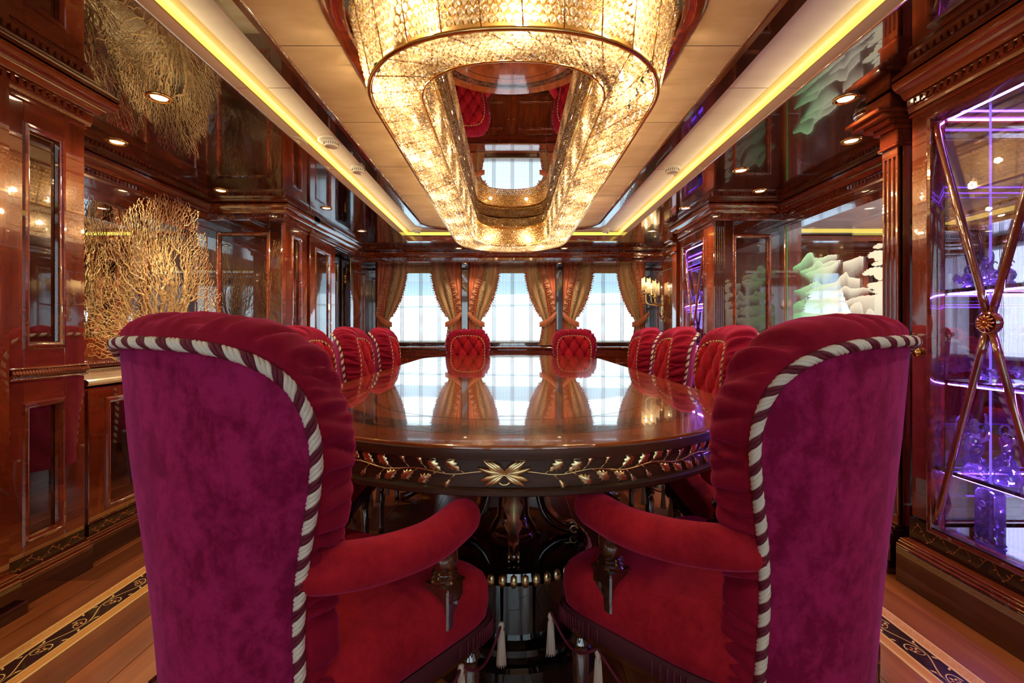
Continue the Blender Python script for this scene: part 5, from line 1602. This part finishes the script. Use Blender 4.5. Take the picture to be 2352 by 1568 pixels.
cabinet_body(t, 3.80, 4.35, .25, 1.82, .36, (1.28, .90, .52), (1.80, 1.262, .885))

# crystal pieces on the shelves
def crystal(name, label, x, y, z, build, group='crystal figures in the near display cabinet'):
    t = thing(name, label, 'crystal figure', (x, y, z), group=group)
    build(t, x, y, z)
    return t
def facets(mb, prof, segs, c):
    mb.lathe(prof, segs, c=c, smooth=False)
def b_bird(t, x, y, z):
    mb = MB(); facets(mb, [(.001, 0), (.030, 0), (.034, .012), (.020, .030), (.001, .034)], 7, (x, y, z)); mb.build('base', 'crystal_figure', t)
    mb = MB(); facets(mb, [(.001, .032), (.024, .045), (.032, .070), (.024, .095), (.010, .11), (.001, .112)], 8, (x, y, z)); mb.build('body', 'crystal_figure', t)
    mb = MB(); mb.tube(cat_rom([(x, y, z+.10), (x, y+.012, z+.13), (x, y+.004, z+.155), (x, y-.014, z+.162), (x, y-.026, z+.148)], 12), np.linspace(.010, .004, 12), 6, smooth=False); mb.build('neck', 'crystal_figure', t)
    for sd in (-1, 1):
        mb = MB(); mb.add([(x+sd*.012, y, z+.06), (x+sd*.05, y+.03, z+.11), (x+sd*.055, y+.055, z+.07), (x+sd*.03, y+.03, z+.045), (x+sd*.03, y+.02, z+.075)], [(0, 1, 4), (1, 2, 4), (2, 3, 4), (3, 0, 4), (0, 3, 2, 1)]); mb.build('wing', 'crystal_figure', t)
def b_statue(t, x, y, z):
    mb = MB(); facets(mb, [(.001, 0), (.036, 0), (.040, .02), (.030, .045), (.016, .06), (.001, .062)], 7, (x, y, z)); mb.build('base', 'crystal_figure', t)
    mb = MB(); facets(mb, [(.016, .055), (.014, .075), (.024, .10), (.030, .13), (.020, .155), (.012, .165), (.001, .168)], 8, (x, y, z)); mb.build('torso', 'crystal_figure', t)
    mb = MB(); facets(mb, [(.001, .165), (.014, .172), (.016, .188), (.009, .203), (.001, .206)], 7, (x, y, z)); mb.build('head', 'crystal_figure', t)
    for sd in (-1, 1):
        mb = MB(); mb.tube(cat_rom([(x, y+sd*.024, z+.148), (x-.01, y+sd*.055, z+.165), (x-.01, y+sd*.060, z+.20), (x, y+sd*.045, z+.225)], 9), np.linspace(.009, .004, 9), 5, smooth=False); mb.build('arm', 'crystal_figure', t)
def b_deer(t, x, y, z):
    mb = MB(); facets(mb, [(.001, 0), (.040, 0), (.046, .02), (.036, .055), (.016, .075), (.001, .076)], 8, (x, y, z)); mb.build('base', 'crystal_figure', t)
    mb = MB(); facets(mb, [(.012, .07), (.010, .10), (.018, .125), (.022, .15), (.001, .165)], 7, (x, y, z)); mb.build('body', 'crystal_figure', t)
    for sd in (-1, 1):
        mb = MB(); mb.tube(cat_rom([(x, y+sd*.006, z+.155), (x, y+sd*.022, z+.18), (x, y+sd*.018, z+.205), (x, y+sd*.002, z+.21)], 9), np.linspace(.007, .003, 9), 5, smooth=False); mb.build('horn', 'crystal_figure', t)
    mb = MB(); mb.tube([(x, y, z+.13), (x-.02, y-.02, z+.155), (x-.03, y-.026, z+.15)], [.012, .009, .004], 5, smooth=False); mb.build('muzzle', 'crystal_figure', t)
def b_arch(w_, h_, d_):
    def f(t, x, y, z):
        mb = MB(); n = 10
        prof = [(-w_, 0)]+[(-w_*math.cos(PI*k/n), h_-w_*.55+w_*.55*math.sin(PI*k/n)) for k in range(n+1)]+[(w_, 0)]
        rows = [[(x-d_, y+a, z+b) for a, b in [(q*.92, e*.985) for q, e in prof]], [(x-d_*.75, y+a, z+b) for a, b in prof], [(x+d_*.75, y+a, z+b) for a, b in prof], [(x+d_, y+a*.92, z+b*.985) for a, b in prof]]
        mb.grid(rows, 0, False, wrap=True, cap=True); mb.build('block', 'crystal_figure', t)
        mb = MB(); mb.lathe([(.001, -d_-.004), (.009, -d_-.004), (.011, -d_), (.001, -d_)], 14, c=(x, y+w_*.15, z+h_*.72), axis='X'); mb.build('cut_lens', 'crystal_figure', t)
        mb = MB(); mb.box(x-d_*1.1, x+d_*1.1, y-w_*1.06, y+w_*1.06, z, z+.010, .003); mb.build('foot', 'crystal_figure', t)
    return f
for nm, lb, x, y, z, fn, sc_ in (
    ('crystal_bird', 'crystal bird leftmost on the top shelf of the near display cabinet', 1.708, 1.702, 1.1815, b_bird, .5),
    ('crystal_statuette', 'crystal figure with raised arms on the top shelf behind the glazing bar', 1.742, 1.668, 1.1815, b_statue, .55),
    ('crystal_bird', 'crystal bird in front of the small crystal figure on the top shelf', 1.700, 1.600, 1.1815, b_bird, .5),
    ('crystal_bird', 'crystal bird between the crossing bars on the top shelf', 1.785, 1.625, 1.1815, b_bird, .55),
    ('crystal_deer', 'crystal deer rightmost on the top shelf at the picture edge', 1.810, 1.560, 1.1815, b_deer, .6),
    ('crystal_statuette', 'crystal figure with raised arms at the left end of the lower glass shelf', 1.702, 1.668, .4815, b_statue, .95),
    ('crystal_deer', 'crystal deer between the lower glazing bars on the lower glass shelf', 1.748, 1.598, .4815, b_deer, .85),
    ('crystal_trophy', 'arched crystal trophy block on the floor of the near display cabinet', 1.735, 1.645, .2515, b_arch(.036, .20, .022), 1.0)):
    crystal(nm, lb, x, y, z, fn).scale = (sc_, sc_, sc_)
t = thing('crystal_heap', 'heap of loose violet lit crystals along the middle shelf of the near display cabinet', 'crystals', (1.85, 1.53, .831))
mb = MB(); r2 = random.Random(4)
for i in range(420):
    x, y = r2.uniform(XR+.07, XR+.34), r2.uniform(1.20, 1.75)
    if x-XR+y > 1.80: continue
    s_ = r2.uniform(.007, .014); z = .846+r2.random()*.032
    ax = Vector((r2.gauss(0, 1), r2.gauss(0, 1), r2.gauss(0, 1))).normalized(); b_ = ax.orthogonal().normalized(); c_ = ax.cross(b_)
    p_ = Vector((x, y, z))
    v = [p_+ax*s_*1.2, p_-ax*s_*.8]+[p_+(b_*math.cos(k*PI/2.5)+c_*math.sin(k*PI/2.5))*s_*.55 for k in range(5)]
    mb.add([q[:] for q in v], [(0, 2+k, 2+(k+1) % 5) for k in range(5)]+[(1, 2+(k+1) % 5, 2+k) for k in range(5)])
o = mb.build('crystals', 'crystal_figure', t, kind='stuff')
gname = 'crystal pieces in the far display cabinet'
crystal('crystal_statuette', 'crystal figure on the top shelf of the far display cabinet', 1.82, 3.98, 1.281, b_statue, gname)
crystal('crystal_bird', 'crystal bird on the top shelf of the far display cabinet', 1.80, 4.14, 1.281, b_bird, gname)
crystal('crystal_deer', 'crystal deer on the middle shelf of the far display cabinet', 1.80, 4.02, .901, b_deer, gname)
crystal('crystal_trophy', 'arched crystal block on the low shelf of the far display cabinet', 1.78, 3.95, .521, b_arch(.036, .16, .022), gname)
t = thing('crystal_heap', 'heap of loose crystals low in the far display cabinet', 'crystals', (1.82, 4.05, .521))
mb = MB()
for i in range(160):
    x, y = r2.uniform(XR+.07, XR+.30), r2.uniform(3.83, 4.32); s_ = r2.uniform(.008, .016); z = .540+r2.random()*.035
    if 3.89 < y < 4.01: continue
    ax = Vector((r2.gauss(0, 1), r2.gauss(0, 1), r2.gauss(0, 1))).normalized(); b_ = ax.orthogonal().normalized(); c_ = ax.cross(b_); p_ = Vector((x, y, z))
    v = [p_+ax*s_*1.2, p_-ax*s_*.8]+[p_+(b_*math.cos(k*PI/2.5)+c_*math.sin(k*PI/2.5))*s_*.55 for k in range(5)]
    mb.add([q[:] for q in v], [(0, 2+k, 2+(k+1) % 5) for k in range(5)]+[(1, 2+(k+1) % 5, 2+k) for k in range(5)])
mb.build('crystals', 'crystal_figure', t, kind='stuff')

# ------------------------------------------------------------------ etched mirror panel in the right alcove
fr = face_x(XRA, -1)
t = thing('etched_glass', 'glass panel etched with frosted mountains and clouds, edge lit green, in the right alcove', 'glass panel', (XRA, 2.85, .80))
mb = MB(); mb.framebox(fr, 2.0, 3.605, .80, 1.85, 0, .006); mb.build('glass_sheet', 'cabinet_glass', t)
mb = MB(); mb.framebox(fr, 3.602, 3.606, .80, 1.85, .004, .008); mb.build('green_edge_light', 'led_green', t, label='glowing green light strip')
mb = MB(); mb.framebox(fr, 3.612, 3.655, .80, 1.87, -.01, .022, .004); mb.build('side_moulding', 'mahogany', t)
def etch(name, outline, soft, depth):
    """ridge-shaped frosting: crisp upper outline (px points turned into wall metres beforehand), fading out below by soft"""
    n = 90; O = np.array(outline, float)
    if O[0, 0] > O[-1, 0]: O = O[::-1]; soft = soft[::-1]
    s_ = np.linspace(O[0, 0], O[-1, 0], n); zt = np.interp(s_, O[:, 0], O[:, 1])
    if s_[0] > s_[-1]: pass
    bt = np.interp(np.linspace(0, 1, n), np.linspace(0, 1, len(soft)), soft)*1.25
    V, F, col = [], [], []
    M = 8
    for j in range(M+1):
        f = j/M
        for i in range(n):
            rough = (.005*noise.noise((s_[i]*45, 1.3, depth*900))+.003*noise.noise((s_[i]*140, 2.3, depth*900)))*(1-f)
            z = zt[i]+rough-bt[i]*f
            V.append(fr(s_[i], z, depth)); al = .9*(1-f)**1.7
            e_ = min(1, max(0, (s_[i]-3.02)/.58))
            col.append((al, e_, 0, 1))
    for j in range(M):
        for i in range(n-1): F.append((j*n+i, j*n+i+1, (j+1)*n+i+1, (j+1)*n+i))
    me = bpy.data.meshes.new(name); me.from_pydata([tuple(np.array(v)-np.array(t.location)) for v in V], [], F)
    ca = me.color_attributes.new('fade', 'FLOAT_COLOR', 'POINT')
    for k, c in enumerate(col): ca.data[k].color = c
    me.materials.append(MAT['etched']); return put(name, me, t)
def W(px, py):          # point of the alcove's back plane that the photograph shows at px, py
    y = (XRA-.008)*1045/(px-1172); return (y, H+(760-py)*y/1045)
ridges = [
    ([(1821, 614), (1838, 603), (1848, 590), (1856, 580), (1866, 580), (1870, 592), (1885, 592), (1902, 586), (1922, 583)], [.03, .14, .10, .05], .0078),
    ([(1838, 622), (1862, 614), (1870, 606), (1876, 597), (1884, 599), (1890, 606), (1910, 598), (1930, 597)], [.03, .10, .13, .10, .03], .0082),
    ([(1850, 628), (1872, 620), (1882, 615), (1905, 611), (1925, 600)], [.02, .12, .14, .05], .0086),
    ([(1936, 602), (1955, 596), (1975, 588), (1983, 588)], [.08, .13, .09], .0080),
    ([(1824, 668), (1850, 658), (1868, 648), (1876, 645), (1886, 655), (1893, 650)], [.02, .10, .10, .03], .0078),
    ([(1850, 672), (1870, 662), (1885, 656), (1900, 652), (1920, 647), (1932, 632), (1944, 624), (1950, 636), (1975, 640)], [.02, .10, .10, .12, .10], .0082),
    ([(1905, 672), (1930, 664), (1938, 657), (1946, 658), (1955, 663), (1985, 660), (2005, 668)], [.02, .06, .08, .05, .01], .0086),
    ([(1822, 700), (1832, 692), (1850, 686), (1875, 688), (1900, 684), (1940, 682)], [.10, .20, .16, .06], .0078),
    ([(1870, 705), (1890, 698), (1902, 684), (1912, 690), (1925, 696), (1938, 702)], [.02, .05, .07, .02], .0084),
    ([(1822, 722), (1842, 716), (1870, 720), (1900, 720), (1930, 715), (1952, 718)], [.22, .24, .20, .06], .0080),
    ([(1940, 692), (1960, 684), (1975, 680), (2000, 678), (2029, 674)], [.05, .10, .22, .30], .0088),
    ([(1948, 726), (1953, 705), (1962, 696), (1975, 692), (1981, 702), (1983, 724)], [.06, .12, .14, .10], .0092),
    ([(1986, 728), (1992, 712), (2000, 707), (2008, 716), (2010, 728)], [.04, .10, .08], .0092),
    ([(2009, 690), (2014, 676), (2022, 668), (2031, 668)], [.30, .32, .34], .0094),
]
for q in ridges: etch('frosted_ridge', [W(*a) for a in q[0]], q[1], q[2])
# frosted pine tree clumps at the right
def clump(cx, cy, rx, ry, seed):
    r2 = random.Random(seed); c = W(cx, cy); sc = c[0]/1045
    pts = []
    for k in range(30):
        a = 2*PI*k/30; rr = 1+.38*(r2.random()-.6)*(1 if k % 2 else -.7)
        pts.append(fr(c[0]+rx*sc*1.4*rr*math.cos(a), c[1]+ry*sc*rr*math.sin(a), .0096+.0003*(seed % 4)))
    V = [fr(c[0], c[1], .0096+.0003*(seed % 4))]+pts
    me = bpy.data.meshes.new('frosted_foliage'); me.from_pydata([tuple(np.array(v)-np.array(t.location)) for v in V], [], [(0, 1+k, 1+(k+1) % 30) for k in range(30)])
    ca = me.color_attributes.new('fade', 'FLOAT_COLOR', 'POINT')
    for k in range(len(V)): ca.data[k].color = (.92, .05, 0, 1)
    me.materials.append(MAT['etched']); put('frosted_foliage', me, t)
for k, q in enumerate(((2020, 565, 12, 6), (2012, 584, 18, 9), (2024, 588, 14, 12), (2018, 605, 14, 5), (2008, 623, 24, 9), (2024, 628, 14, 14), (2016, 655, 22, 9), (2022, 668, 16, 6))): clump(*q, k+3)

# ------------------------------------------------------------------ wall sconce
t = thing('wall_sconce', 'gilt branch wall sconce with three cream candle shades on the right wall', 'wall lamp', (1.97, 5.76, 1.35))
sx, sy = 1.95, 5.74
mb = MB(); mb.tube(cat_rom([(sx, sy, 1.13), (sx-.01, sy+.01, 1.20), (sx-.03, sy-.01, 1.29), (sx-.02, sy, 1.40), (sx-.03, sy, 1.48)], 20), np.interp(np.linspace(0, 1, 20), [0, .3, .7, 1], [.006, .022, .016, .01]), 8); mb.build('stem', 'antique_gilt', t)
mb = MB()
for k in range(14):
    a = k*2.4; z = 1.14+k*.02
    mb.tube([(sx-.015, sy, z), (sx-.035, sy+.03*math.cos(a), z+.02+.01*math.sin(a)), (sx-.02, sy+.05*math.cos(a), z+.055)], [.004, .011, .002], 5)
mb.build('leaf_spray', 'antique_gilt', t)
for k, (dx, dy, zb) in enumerate(((-.20, .13, 1.545), (-.20, -.10, 1.49), (-.06, .20, 1.49))):
    mb = MB(); mb.tube(cat_rom([(sx-.03, sy, 1.34), (sx+dx*.5, sy+dy*.4, 1.35), (sx+dx*.95, sy+dy*.9, 1.38), (sx+dx, sy+dy, zb-.03)], 16), np.linspace(.012, .008, 16), 7); ar = mb.build('arm', 'antique_gilt', t)
    mb = MB(); mb.lathe([(.001, zb-.045), (.02, zb-.04), (.032, zb-.022), (.028, zb-.02), (.012, zb-.026), (.010, zb+.05), (.001, zb+.052)], 12, c=(sx+dx, sy+dy, 0)); mb.build('cup', 'antique_gilt', ar)
    mb = MB(); rows = []
    for z, hw, bow in ((zb-.005, .058, .035), (zb+.07, .061, .032), (zb+.15, .067, .030)):
        row = []
        for i in range(9):
            f = i/8*2-1
            row.append((sx+dx-.028-bow*(1-f*f)*.8, sy+dy+hw*f, z+(.018*f*f if z > zb+.1 else 0)))
        rows.append(row)
    rows2 = [[(2*(sx+dx)-x, y, z) for x, y, z in r_[::-1]] for r_ in rows]
    mb.grid(rows); mb.grid(rows2); mb.build('shade', 'lamp_shade', t)
    mb = MB(); mb.lathe([(.001, zb+.05), (.009, zb+.06), (.011, zb+.075), (.004, zb+.10), (.001, zb+.105)], 8, c=(sx+dx, sy+dy, 0)); mb.build('bulb', 'candle_glow', ar)
    point_light('sconce_light', (sx+dx, sy+dy, zb+.115), SCONCE_W, (1, .70, .36), .012)
